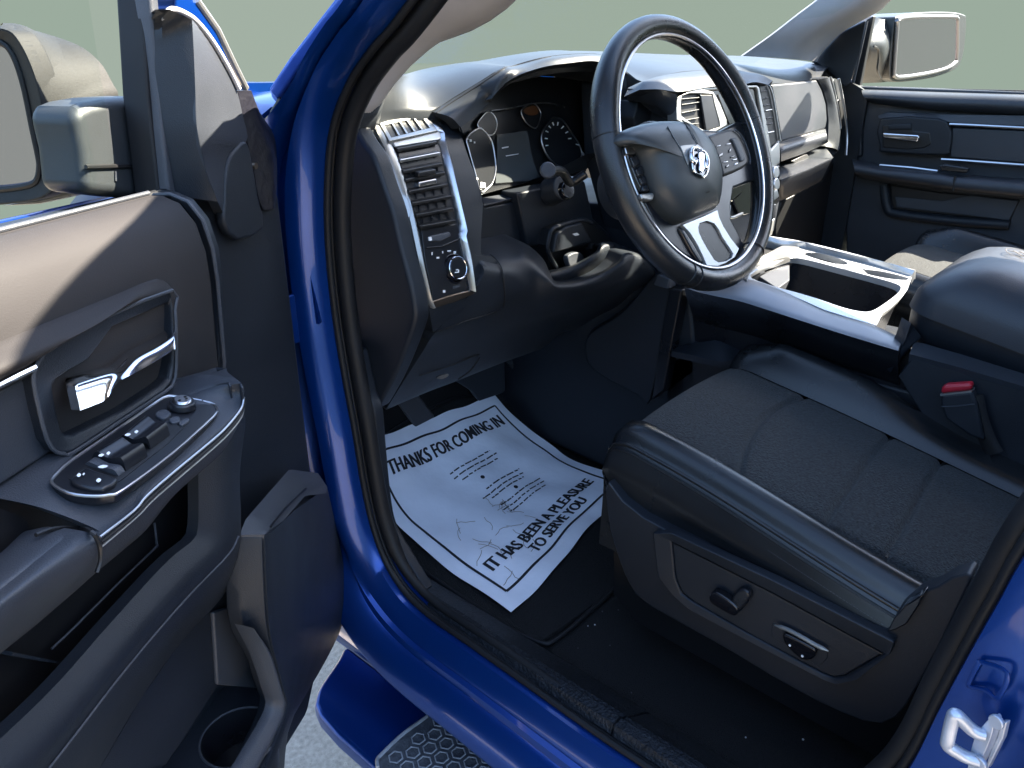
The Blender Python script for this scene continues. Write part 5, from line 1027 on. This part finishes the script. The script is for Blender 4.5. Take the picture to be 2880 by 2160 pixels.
def write(body, u, v, w, hgt):
    vs, fs = text_vf(body); xs = [p.x for p in vs]; ys = [p.y for p in vs]; sx = w / (max(xs) - min(xs)); sy = hgt / (max(ys) - min(ys)); cx, cy = (max(xs) + min(xs)) / 2, (max(ys) + min(ys)) / 2
    cp = [([onS_(u + (p.x - cx) * sx + k * .0030, v - (p.y - cy) * sy, .0013 + .00012 * i) for p in vs], fs) for i, k in enumerate((-1, 0, 1))]
    mk('lettering', join(*cp), 'ink', pm, ang=0, recalc=False)
write('THANKS FOR COMING IN', .50, .165, .80, .070)
write('IT HAS BEEN A PLEASURE', .50, .800, .78, .055)
write('TO SERVE YOU', .52, .868, .42, .050)
rng = random.Random(3)
for v, u0, u1 in ((.30, .40, .68), (.33, .40, .70), (.36, .43, .68), (.47, .48, .72), (.50, .42, .72), (.525, .46, .70), (.585, .46, .76), (.615, .44, .76), (.645, .46, .74)):
    u = u0
    while u < u1:
        L = rng.uniform(.012, .05); band([(u, v + rng.uniform(-.002, .002)), (min(u1, u + L), v + rng.uniform(-.002, .002))], .0065, 'printed_line', 'ink'); u += L + rng.uniform(.004, .012)
for u, v in ((.52, .41), (.61, .555)): mk('printed_dot', disc(onS_(u, v, .001), nrmS(u, v), .005, .0006, 12), 'ink', pm)
for _ in range(26):
    u, v = rng.uniform(.12, .5), rng.uniform(.55, .9); a = rng.uniform(0, 6.3); pts = [(u, v)]
    for k in range(4): a += rng.uniform(-.7, .7); u += .022 * math.cos(a); v += .022 * math.sin(a); pts.append((min(.92, max(.08, u)), min(.95, max(.5, v))))
    band(pts, .0022, 'scuff', 'ink_brown', .0009)

# ------------------------------------------------------------------ running board
RZ = -.15
ro = at('N', 90, 720, 'z', RZ); 
rbp = cr([at('N', x, y, 'z', RZ) for x, y in ((385, 165), (320, 290), (160, 520), (105, 640), (90, 740))], 3) + [at('N', x, y, 'z', RZ) for x, y in ((140, 850), (330, 1060), (720, 1400))]
dirn = (rbp[-1] - rbp[-3]).normalized(); far = rbp[-1] + dirn * .9
rbp = rbp + [V((rbp[-1].x - .004, -.6, RZ)), V((.06, -.6, RZ)), V((.062, rbp[0].y, RZ))]
rb = mk('running_board', slab(rbp, (0, 0, -.035)), 'paint', bevel=.012, seg=4)
tp = [at('N', x, y, 'z', RZ + .004) for x, y in ((1260, 870), (1000, 1060), (780, 1270), (742, 1320), (745, 1400))]
tpad = mk('step_pad', slab(cr(tp, 3) + [V((tp[-1].x - .004, -.58, RZ + .004)), V((.058, -.58, RZ + .004)), V((.058, tp[0].y, RZ + .004))], (0, 0, -.006)), 'tread', rb, bevel=.002)
mk('pad_edge', tube(cr(shift(tp, (0, 0, .001)), 4), .0032, 8), 'tread_edge', rb)
hexr = .0150; k = 0; xlo, xhi = min(p.x for p in tp) + .012, .05
y = tp[0].y + .02
def inpad(p):
    # near edge of the pad runs from tp[0] to tp[3]
    a, b = tp[0], tp[3]; s = (b.x - a.x) * (p.y - a.y) - (b.y - a.y) * (p.x - a.x)
    return s
sref = inpad(V((.0, .2, 0))); hexm = None
for r in range(0, 24):
    for c in range(0, 8):
        p = V((xhi - c * hexr * 1.62, tp[0].y + .06 - r * hexr * 1.86 - (c % 2) * hexr * .93, RZ + .0045))
        if p.x < xlo or p.y < .45: continue
        d = inpad(p) / (tp[3] - tp[0]).xy.length * (1 if sref > 0 else -1)
        if d < hexr * 1.1: continue
        if hexm is None:
            cc = circle(V((0, 0, 0)), ZZ, hexr * .86, 6, up=XX); c2 = circle(V((0, 0, 0)), ZZ, hexr * .70, 6, up=XX)
            hexm = mk('tread_cell', ring(cc, c2, (0, 0, .0022)), 'tread_edge', rb, ang=30, bevel=.0006); hexm.location = p; continue
        h = hexm.copy(); C.objects.link(h); h.location = p
# ------------------------------------------------------------------ driver's door, swung open
def uz(pts, n): return [dw(u, n, z) for u, z in pts]
door = mk('driver_door', slab(uz([(.02, .735), (.06, .755), (1.10, .765), (1.12, .5), (1.10, -.08), (.12, -.08), (.05, .0), (.02, .10)], .012), DN * -.085), 'plastic', bevel=.012, seg=3, label='charcoal trimmed driver door swung wide open')
mk('door_skin', slab(uz([(-.02, .735), (.02, .75), (1.13, .765), (1.14, .5), (1.12, -.10), (.02, -.10), (-.02, .0)], -.076), DN * -.025), 'paint', door, bevel=.010, seg=3)
# upper trim: rounded shoulder under the window
US = [.284, .30, .36, .45, .56, .70, .88, 1.08]
pf = [(.012, .758), (.030, .7725), (.048, .7735), (.066, .767), (.079, .750), (.085, .722), (.085, .690), (.081, .64), (.078, .60), (.074, .585)]
mk('upper_trim', patch([[dw(u, n - (.010 if u < .29 else 0), z - (.006 if u < .29 else 0)) for n, z in pf] for u in US], DN * -.012), 'door_trim', door, ang=60)
US2 = [.244, .247, .256, .268, .279]
def wrap(u): return {.244: -.052, .247: -.034, .256: -.016, .268: -.006, .279: -.006}[u]
mk('trim_end_strip', patch([[dw(u - (.0 if z > .7 else -.02 * (.7 - z) / .1 * .5), max(.012, n + wrap(u)), z - .004) for n, z in pf] for u in US2], DN * -.008), 'plastic', door, ang=60)
mk('trim_seam', tube([dw(.2815, n - .004, z - .002) for n, z in pf], .0022, 8), 'plastic_grey', door)
mk('belt_sweep', tube([dw(u, .018, .769) for u in (.27, .5, .8, 1.08)], .004, 8), 'rubber', door)
mk('belt_lip', tube([dw(u, .034, .7755) for u in (.30, .5, .8, 1.08)], .0022, 8), 'plastic_grey', door)
# grip band running into the handle bezel
go = dps('E', [(-120, 800), (0, 752), (300, 627), (640, 490), (870, 394), (950, 388), (1003, 438)], .086); gi = dps('E', [(-120, 1045), (0, 985), (120, 925), (240, 830), (430, 682), (620, 600), (1000, 452)], .090)
gm = [a.lerp(b, .45) + DN * w for a, b, w in zip(go, gi, (.016, .016, .016, .016, .012, .006, .001))]
mk('grip_band', loft([cr(go, 4), cr(gm, 4), cr(gi, 4)], 30, DN * -.02, 5), 'door_trim', door, ang=60)
mk('bright_strip', tube(dps('E', [(-120, 1060), (0, 996), (100, 945), (200, 897)], .096), .0028, 8), 'chrome', door)
mk('bright_strip_gap', tube(dps('E', [(-120, 1078), (0, 1014), (100, 962), (196, 912)], .092), .0026, 8), 'black', door)
mk('trim_insert', slab(dps('E', [(-150, 1100), (0, 1030), (190, 930), (195, 1000), (225, 1150), (270, 1320), (310, 1390), (0, 1590), (-150, 1680)], .085), DN * -.01), 'plastic_soft', door, bevel=.003)
hb_o = dps('E', [(1003, 448), (1018, 560), (1024, 700), (1024, 900), (1008, 990), (960, 1040), (700, 1212), (430, 1392), (375, 1402), (320, 1388), (270, 1320), (225, 1150), (192, 985), (200, 915), (240, 835), (340, 732), (620, 602)], .094)
hb_i = dps('E', [(985, 520), (991, 600), (994, 700), (990, 880), (975, 965), (930, 1005), (725, 1142), (430, 1288), (385, 1296), (355, 1255), (340, 1190), (315, 1060), (310, 1010), (332, 968), (400, 920), (520, 850), (660, 660)], .090)
mk('handle_bezel', ring(hb_o, hb_i, DN * -.03), 'plastic', door, bevel=.005, seg=3)
mk('bezel_edge', tube(cr(shift(hb_o, DN * .0005), 2, True), .0016, 6, closed=True), 'plastic_grey', door)
mk('handle_cup', slab(shift(hb_i, DN * -.022), DN * -.006), 'plastic', door, bevel=.003)
mk('handle_cup', slab(dps('E', [(640, 660), (665, 640), (830, 592), (985, 520), (994, 690), (835, 765), (660, 860), (645, 840)], .0695), DN * -.01), 'plastic_grey', door, bevel=.003)
mk('handle_hole', slab(dps('E', [(640, 660), (665, 640), (830, 590), (835, 770), (655, 865), (645, 840)], .0708), DN * -.003), 'black', door)
mk('handle_cup', slab(cr(dps('E', [(705, 1010), (830, 930), (990, 850), (992, 920), (960, 985), (735, 1140), (710, 1090)], .0715), 2, True), DN * -.012), 'plastic_smooth', door, bevel=.004, seg=3)
mk('cup_screw', disc(dp('E', 765, 985, .0720), DN, .0035, .0012, 14), 'bronze', door)
ht = dps('E', [(430, 962), (520, 932), (640, 902), (690, 893), (780, 815), (900, 752), (1003, 688), (1020, 690)], .095)
hm_ = dps('E', [(440, 1020), (528, 992), (632, 955), (700, 925), (788, 858), (900, 795), (1005, 730), (1022, 728)], .104)
hb2 = dps('E', [(468, 1150), (540, 1122), (620, 1082), (690, 985), (790, 930), (900, 868), (1005, 800), (1022, 792)], .111)
mk('door_handle', patch(gridsm([ht, hm_, hb2], 6, 5), DN * -.008), 'chrome', door, ang=60, label='polished chrome pull handle')
# armrest with switch panel
ai = dps('E', [(1322, 924)], .10) + dps('E', [(1240, 940), (1100, 968), (1020, 992), (970, 1050), (700, 1215), (430, 1400), (330, 1402), (100, 1560), (-60, 1650)], .088)
ao = dps('E', [(1326, 926)], .102) + dps('E', [(1385, 982), (1402, 1030), (1385, 1090), (1300, 1190), (1200, 1280), (1000, 1450), (820, 1600)], .152) + dps('F', [(700, 225), (520, 362)], .152)
a1_ = dps('E', [(1330, 928)], .102) + dps('E', [(1400, 1010), (1417, 1070), (1398, 1140), (1310, 1250), (1210, 1340), (1010, 1505), (850, 1645)], .158) + dps('F', [(720, 262), (535, 405)], .158)
a2_ = dps('E', [(1332, 936)], .102) + dps('E', [(1405, 1060), (1422, 1120), (1400, 1210), (1320, 1310), (1220, 1405), (1030, 1570), (890, 1690)], .156) + dps('F', [(740, 310), (545, 480)], .156)
a3_ = dps('E', [(1328, 950)], .10) + dps('E', [(1385, 1140), (1390, 1230), (1350, 1310), (1290, 1400), (1190, 1490), (1010, 1650)], .138) + dps('F', [(800, 360), (700, 450), (520, 600)], .138)
mk('armrest', loft([cr(ai, 3), cr([a.lerp(b, .5) + ZZ * .004 for a, b in zip(rs(cr(ai, 3), 10), rs(cr(ao, 3), 10))], 3), cr(ao, 3), cr(a1_, 3), cr(a2_, 3), cr(a3_, 3)], 44, DN * -.012, 4), 'plastic_soft', door, ang=60)
for pp, dz, mm, r in ((a1_, 0, 'chrome_soft', .0010), ([p.lerp(q, .35) for p, q in zip(a1_, a2_)], 0, 'black', .0016), ([p.lerp(q, .7) for p, q in zip(a1_, a2_)], 0, 'chrome_soft', .0009)):
    mk('armrest_strip', tube(cr([p + DN * .0012 for p in pp[2:]], 4), r, 8), mm, door)
g0 = dps('F', [(-150, 690), (0, 572), (110, 480), (190, 400), (215, 385)], .115); g1 = dps('F', [(-150, 720), (0, 600), (200, 440), (300, 372), (345, 362)], .135)
g2 = dps('F', [(-150, 830), (0, 715), (200, 560), (400, 420), (490, 385)], .162); g3 = dps('F', [(-150, 930), (0, 800), (200, 650), (400, 520), (535, 450)], .170)
g4 = dps('F', [(-150, 1080), (0, 940), (200, 770), (400, 640), (542, 530)], .160); g5 = dps('F', [(-150, 1170), (0, 1040), (200, 880), (420, 690), (525, 595)], .135)
mk('armrest_pad', loft([g0, g1, g2, g3, g4, g5], 20, DN * -.012, 5), 'plastic_soft', door, ang=60)
mk('pad_seam', tube(cr(dps('F', [(195, 395), (300, 360), (440, 358)], .138) + dps('F', [(500, 380), (540, 450), (545, 530), (525, 598)], .171), 4), .0016, 6), 'black', door)
mk('pull_cup', slab(dps('F', [(-150, 250), (0, 250), (120, 300), (205, 385), (110, 480), (0, 575), (-150, 690)], .098), DN * -.006), 'black', door)
AZ = (ZZ + DN * .22).normalized(); AP = dw(.45, .12, .6095)
def onA(k, pts, h=0): return [onp(k, x, y, AP + AZ * h, AZ) for x, y in pts]
so2 = cr(onA('E', [(302, 1572), (330, 1520), (420, 1440), (650, 1282), (900, 1110), (965, 1072), (1030, 1068), (1230, 1108), (1262, 1138), (1240, 1190), (1000, 1405), (720, 1612), (640, 1642), (540, 1650), (400, 1632)], .002), 3, True)
spn = mk('switch_bezel', slab(so2, AZ * -.008), 'plastic_smooth', door, bevel=.0015)
mk('switch_bezel_rim', tube(so2, .0013, 8, closed=True), 'chrome_soft', door)
mk('switch_well', slab(onA('E', [(400, 1545), (500, 1455), (700, 1330), (840, 1205), (1080, 1240), (980, 1340), (700, 1560), (600, 1600), (470, 1600)], .0025), AZ * -.004), 'black', door)
def rocker(pts, h0, h1, m='plastic_smooth'):
    p = onA('E', pts, h0); c = [p[0], p[1], p[2], p[3]]
    q = [c[0], c[1], c[1].lerp(c[2], .5) + AZ * (h1 - h0), c[2], c[3], c[3].lerp(c[0], .5) + AZ * (h1 - h0)]
    rows = [[c[0], c[1]], [c[0].lerp(c[3], .15) + AZ * (h1 - h0) * .8, c[1].lerp(c[2], .15) + AZ * (h1 - h0) * .8], [c[0].lerp(c[3], .5) + AZ * (h1 - h0) * .55, c[1].lerp(c[2], .5) + AZ * (h1 - h0) * .55], [c[0].lerp(c[3], .85) + AZ * (h1 - h0), c[1].lerp(c[2], .85) + AZ * (h1 - h0)], [c[3], c[2]]]
    cols = [cr([r[k] for r in rows], 4) for k in (0, 1)]
    return mk('window_switch', patch([[a, b] for a, b in zip(*cols)], AZ * -.006), m, door, ang=50)
rocker([(690, 1335), (830, 1215), (990, 1290), (880, 1372)], .003, .013); rocker([(535, 1428), (680, 1340), (860, 1415), (735, 1500)], .003, .013)
rocker([(495, 1462), (535, 1432), (730, 1505), (690, 1530)], .003, .007, 'plastic_grey')
mk('lock_switch', slab(cr(onA('E', [(412, 1545), (495, 1480), (560, 1500), (690, 1545), (600, 1605), (480, 1590), (420, 1565)], .006), 2, True), AZ * -.006), 'plastic_smooth', door, bevel=.002)
for x, y, w, h in ((745, 1292, 36, 16), (795, 1275, 24, 18), (590, 1412, 34, 16), (632, 1400, 24, 18), (600, 1478, 60, 18), (460, 1528, 26, 22), (488, 1522, 14, 12), (575, 1558, 30, 24)):
    hh = .0125 if 1380 > y or 1395 < y < 1420 else (.0075 if y > 1500 or y == 1478 else .008)
    mk('switch_mark', slab(cr(onA('E', [(x - w / 2, y + 3), (x, y - h / 2), (x + w / 2, y - 3), (x, y + h / 2)], hh), 2, True), AZ * .0004), 'white', door, ang=0)
mc = onA('E', [(1062, 1128)], .003)[0]
mk('mirror_knob', disc(mc, AZ, .0120, .006, 28, .0105), 'plastic_smooth', door, bevel=.0012); mk('mirror_knob_cap', disc(mc + AZ * .006, AZ, .0085, .0022, 24, .0070), 'chrome_soft', door, bevel=.0008)
for a in (0, 90, 180, 270): mk('switch_mark', box(mc + AZ * .0086 + (DU * math.cos(rad(a)) + DN * math.sin(rad(a))) * .004, .002, .002, .0006, DU, DN, AZ), 'black', door)
for p in ([(905, 1160), (960, 1140), (1000, 1165), (960, 1195), (920, 1185)], [(985, 1195), (1040, 1180), (1050, 1210), (1000, 1220)], [(1040, 1215), (1090, 1190), (1105, 1205), (1060, 1235)]):
    mk('mirror_fold_switch', slab(cr(onA('E', p, .0045), 2, True), AZ * -.004), 'plastic_grey', door, bevel=.001)
# map pocket: lip and dark pocket
li_ = dps('F', [(1075, -220), (1075, 0), (1078, 250), (1072, 365), (1045, 425), (900, 545), (600, 872), (300, 1212), (0, 1502), (-150, 1640)], .098)
lo_ = dps('F', [(1320, -260), (1282, 0), (1290, 250), (1290, 400), (1235, 500), (1000, 745), (700, 1095), (400, 1482), (260, 1660), (60, 1900)], .106)
lu_ = dps('F', [(1300, -100), (1285, 150), (1290, 420), (1270, 600), (1200, 740), (1000, 955), (760, 1290), (540, 1660), (420, 1860), (250, 2100)], .075)
lm_ = [a.lerp(b, .5) + DN * .008 for a, b in zip(li_, lo_)]; lv_ = [a.lerp(b, .4) + DN * .004 for a, b in zip(lo_, lu_)]
mk('pocket_lip', loft([cr(li_, 4), cr(lm_, 4), cr(lo_, 4), cr(lv_, 4), cr(lu_, 4)], 44, DN * -.012, 4), 'plastic', door, ang=50)
mk('lip_line', tube(cr([p + DN * .001 for p in lo_[3:]], 4), .0012, 6), 'plastic_grey', door)
mk('pocket_back', slab(dps('F', [(1075, -220), (1080, 370), (900, 560), (0, 1520), (-200, 1700), (-200, 800), (520, 590), (900, 150)], .050), DN * -.006), 'black', door)
mk('pocket_edge', tube(cr(dps('F', [(838, 330), (850, 440), (840, 468), (640, 660), (400, 900), (280, 1012)], .058), 3), .0012, 6), 'plastic_grey', door)
mk('pocket_ledge', slab(dps('F', [(70, 1030), (395, 1095), (400, 1110), (60, 1050)], .066), DN * -.012), 'plastic', door)
# lower pocket with bottle holder
mk('lower_pocket_back', slab(dps('F', [(1290, 560), (1320, 890), (1440, 1230), (1180, 1212), (900, 1640), (520, 1700), (760, 1290), (1000, 950), (1200, 740)], .050), DN * -.008), 'plastic', door)
mk('lower_pocket_wall', slab(dps('F', [(1160, 815), (1240, 790), (1315, 900), (1432, 1228), (1184, 1208)], .056), DN * -.006), 'plastic_grey', door, bevel=.002)
lz = .150
fp = [at('F', x, y, 'z', lz) for x, y in ((1184, 1210), (1432, 1228), (1490, 1330), (1400, 1600), (1250, 1850), (700, 1850), (1000, 1440))]
cc_ = at('F', 1300, 1490, 'z', lz); cw = circle(cc_, ZZ, .045, 40)
mk('lower_pocket_floor', holed(fp, [cw], (0, 0, -.006)), 'plastic', door, ang=30)
c2_ = circle(cc_ + V((0, 0, -.05)), ZZ, .040, 40); mk('bottle_holder', (cw + c2_, [[i, (i + 1) % 40, 40 + (i + 1) % 40, 40 + i] for i in range(40)] + [list(range(40, 80))]), 'plastic_smooth', door, ang=50)
mk('bottle_holder_rim', tube(shift(cw, (0, 0, .0005)), .0016, 6, closed=True), 'plastic_grey', door)
q0 = dps('F', [(1318, 885), (1400, 1050), (1460, 1235), (1482, 1320), (1440, 1420), (1360, 1560), (1250, 1740)], .110); q1 = dps('F', [(1375, 905), (1470, 1040), (1535, 1240), (1555, 1330), (1515, 1440), (1440, 1590), (1350, 1760)], .118)
mk('lower_pocket_lip', loft([cr(q0, 4), cr([a.lerp(b, .5) + DN * .006 for a, b in zip(q0, q1)], 4), cr(q1, 4)], 28, DN * -.010, 4), 'plastic_grey', door, ang=60)
# speaker housing at the hinge-side foot of the door
c0 = dps('F', [(1300, 395), (1300, 600), (1318, 885), (1400, 1050), (1460, 1235), (1482, 1330), (1380, 1560), (1290, 1760)], .100)
c1 = dps('F', [(1436, 392), (1445, 650), (1462, 900), (1495, 1060), (1540, 1240), (1556, 1335), (1480, 1560), (1400, 1760)], .122)
c2 = dps('F', [(1600, 260), (1660, 600), (1680, 860), (1650, 1060), (1620, 1200), (1590, 1335), (1530, 1560), (1490, 1760)], .078)
c3 = dps('F', [(1775, 135), (1850, 480), (1888, 740), (1850, 905), (1760, 1090), (1650, 1280), (1565, 1450), (1535, 1760)], .028)
spk = mk('speaker_housing', loft([cr(c0, 3), cr(c1, 3)], 22, DN * -.02), 'plastic', door, bevel=.004)
mk('speaker_housing', patch([rs(cr(c1, 3), 22), rs(cr([a.lerp(b, .08) + DN * .004 for a, b in zip(c1, c2)], 3), 22), rs(cr(c2, 3), 22), rs(cr(c3, 3), 22)], DN * -.02), 'plastic', door, ang=50)
t0 = dps('F', [(1300, 395), (1310, 350), (1340, 300)], .100) + dps('F', [(1570, 38)], .055) + dps('F', [(1725, 60)], .030); t1 = dps('F', [(1436, 392)], .122) + dps('F', [(1480, 330)], .112) + dps('F', [(1650, 140)], .070) + dps('F', [(1775, 132)], .028)
mk('housing_top', loft([t0, t1], 20, (0, 0, -.012)), 'plastic_grey', door, ang=50)
mk('housing_groove', tube(dps('F', [(1470, 350)], .117) + dps('F', [(1560, 240)], .096) + dps('F', [(1660, 145)], .070), .0014, 6), 'black', door)
# sail panel, window channel, outer frame
s0 = dps('A', [(1078, -400), (1078, 0), (1075, 140), (1100, 500), (1140, 860), (1180, 1100), (1216, 1310)], .018)
s1 = dps('A', [(1130, 62), (1280, 132), (1292, 350), (1302, 600), (1312, 850), (1375, 1140), (1452, 1345)], .048)
sL = dps('A', [(1095, 80), (1076, 140), (1095, 450), (1120, 700), (1145, 900), (1180, 1100), (1216, 1312)], .022)
s2 = dps('A', [(1135, 62), (1290, 140), (1400, 275), (1500, 440), (1575, 590), (1620, 780), (1650, 940), (1545, 1010), (1510, 1110), (1500, 1300), (1492, 1432)], .022)
mk('sail_panel', loft([sL, s1], 20, DN * -.015), 'plastic', door, ang=50)
mk('sail_panel', loft([cr(s1[1:], 4), cr(s2[1:], 4)], 26, DN * -.012), 'plastic_soft', door, ang=60)
mk('sail_edge', tube(cr([p + DN * .003 for p in dps('A', [(1078, 140), (1095, 85), (1130, 62), (1200, 80), (1290, 140), (1400, 275), (1500, 440), (1578, 592)], .022)], 4), .0028, 8), 'headliner', door, ang=60)
mk('sail_flap', slab(cr(dps('A', [(1650, 940), (1580, 985), (1530, 1060), (1508, 1180), (1502, 1350), (1497, 1490), (1590, 1600), (1762, 1522), (1725, 1310), (1690, 1100)], .028), 2, True), DN * -.012), 'plastic', door, bevel=.004)
mk('frame_corner', slab(dps('A', [(1150, -500), (1000, -500), (1170, 0), (1172, 72), (1290, 138), (1400, 272), (1500, 438), (1572, 588), (1602, 565), (1440, 200), (1305, 0)], .004), DN * -.03), 'paint', door, bevel=.003)
mk('frame_trim', tube(dps('A', [(1310, 0), (1450, 200), (1560, 430), (1640, 590)], .004), .004, 8), 'silver', door)
b0 = dps('A', [(1585, 605), (1640, 900), (1690, 1120), (1720, 1300), (1755, 1400)], .018); b1_ = dps('A', [(1640, 600), (1745, 770), (1832, 920), (1842, 1150), (1790, 1385)], -.005)
mk('wiring_boot', loft([cr(b0, 3), cr([a.lerp(b, .5) + DN * .012 for a, b in zip(b0, b1_)], 3), cr(b1_, 3)], 24, DN * -.02, 5), 'boot', door, ang=60)
mk('boot_clip', disc(dp('A', 1688, 1105, .022), DN, .004, .004, 12), 'bronze', door)
mk('window_channel', slab(dps('A', [(940, -500), (1000, -500), (1003, 0), (1045, 560), (1095, 1285), (1062, 1312), (985, 640), (950, 0)], .004), DN * -.03), 'rubber', door, bevel=.003)
mk('channel_trim', slab(dps('A', [(1002, -500), (1078, -500), (1062, 0), (1078, 150), (1105, 500), (1145, 860), (1216, 1312), (1128, 1312), (1085, 900), (1042, 400), (1005, 0)], .014), DN * -.02), 'plastic_grey', door, bevel=.004)
mk('window_glass', slab(uz([(.285, .76), (.262, 1.18), (.5, 1.24), (1.05, 1.24), (1.09, .76)], -.012), DN * -.004), 'glass', door)
# door mirror
def onU(k, pts, u): return [onp(k, x, y, dw(u, 0, 0), DU) for x, y in pts]
mrim = [(-420, 150), (-200, 160), (0, 188), (60, 205), (110, 250), (180, 370), (250, 560), (310, 850), (365, 1060), (380, 1160), (360, 1250), (300, 1310), (200, 1345), (0, 1368), (-200, 1380), (-420, 1380)]
MU = .215
R0 = onU('A', mrim, MU); mctr = sum(R0, V()) / len(R0)
Rg = onU('A', [(-420, 285), (-200, 285), (0, 285), (30, 295), (70, 330), (120, 430), (170, 600), (220, 850), (262, 1050), (268, 1120), (255, 1190), (220, 1225), (140, 1245), (0, 1262), (-200, 1270), (-420, 1270)], MU - .008)
mirr = mk('mirror_head', ring(cr(R0, 3, True), cr(Rg, 3, True), DU * -.03), 'mirror_shell', door, bevel=.004, seg=3, label='dusty dark grey door mirror housing')
mk('mirror_glass', slab(cr(onU('A', [(-420, 300), (-200, 300), (0, 300), (26, 308), (62, 340), (110, 440), (160, 600), (210, 850), (250, 1050), (255, 1120), (243, 1180), (212, 1212), (140, 1232), (0, 1248), (-200, 1256), (-420, 1256)], MU - .012), 3, True), DU * -.004), 'mirror', door)
mk('mirror_seal', tube(cr(Rg, 3, True), .004, 8, closed=True), 'rubber', door)
R1 = onU('A', [(-420, 120), (-200, 130), (0, 165), (140, 195), (350, 258), (500, 325), (620, 435), (690, 560), (735, 648), (600, 640), (540, 660), (490, 740), (450, 860), (390, 1065), (-200, 1390), (-420, 1390)], MU - .085)
a_ = cr(R0[2:12], 4); b_ = cr(R1[2:14], 4)
mid_ = [p.lerp(q, .35) + V((.004, 0, .004)) for p, q in zip(rs(a_, 40), rs(b_, 40))]
mk('mirror_shell', loft([a_, mid_, b_], 40, DU * -.015, 4), 'mirror_shell', door, ang=60)
mk('mirror_shell', slab(onU('A', [(392, 1060), (480, 780), (560, 700), (575, 1280), (400, 1330), (250, 1362), (0, 1375), (300, 1310), (362, 1240)], MU - .06), DU * -.05), 'mirror_arm', door, bevel=.008)
ar = dps('A', [(490, 760), (530, 710), (600, 680), (740, 655), (990, 640), (1000, 760), (1062, 1312), (905, 1322), (700, 1300), (572, 1284), (545, 1000)], -.030)
mk('mirror_arm', slab(ar, DN * -.055), 'mirror_arm', door, bevel=.014, seg=4)
mk('arm_groove', tube(cr(dps('A', [(990, 740), (945, 800), (925, 900), (925, 1000), (935, 1080), (900, 1105), (750, 1108), (572, 1112)], -.0285), 3), .0022, 6), 'black', door)
mk('arm_mark', slab(dps('A', [(770, 1140), (785, 1140), (785, 1210), (770, 1205)], -.0285), DN * -.002), 'plastic_grey', door)
bpy.context.view_layer.update()
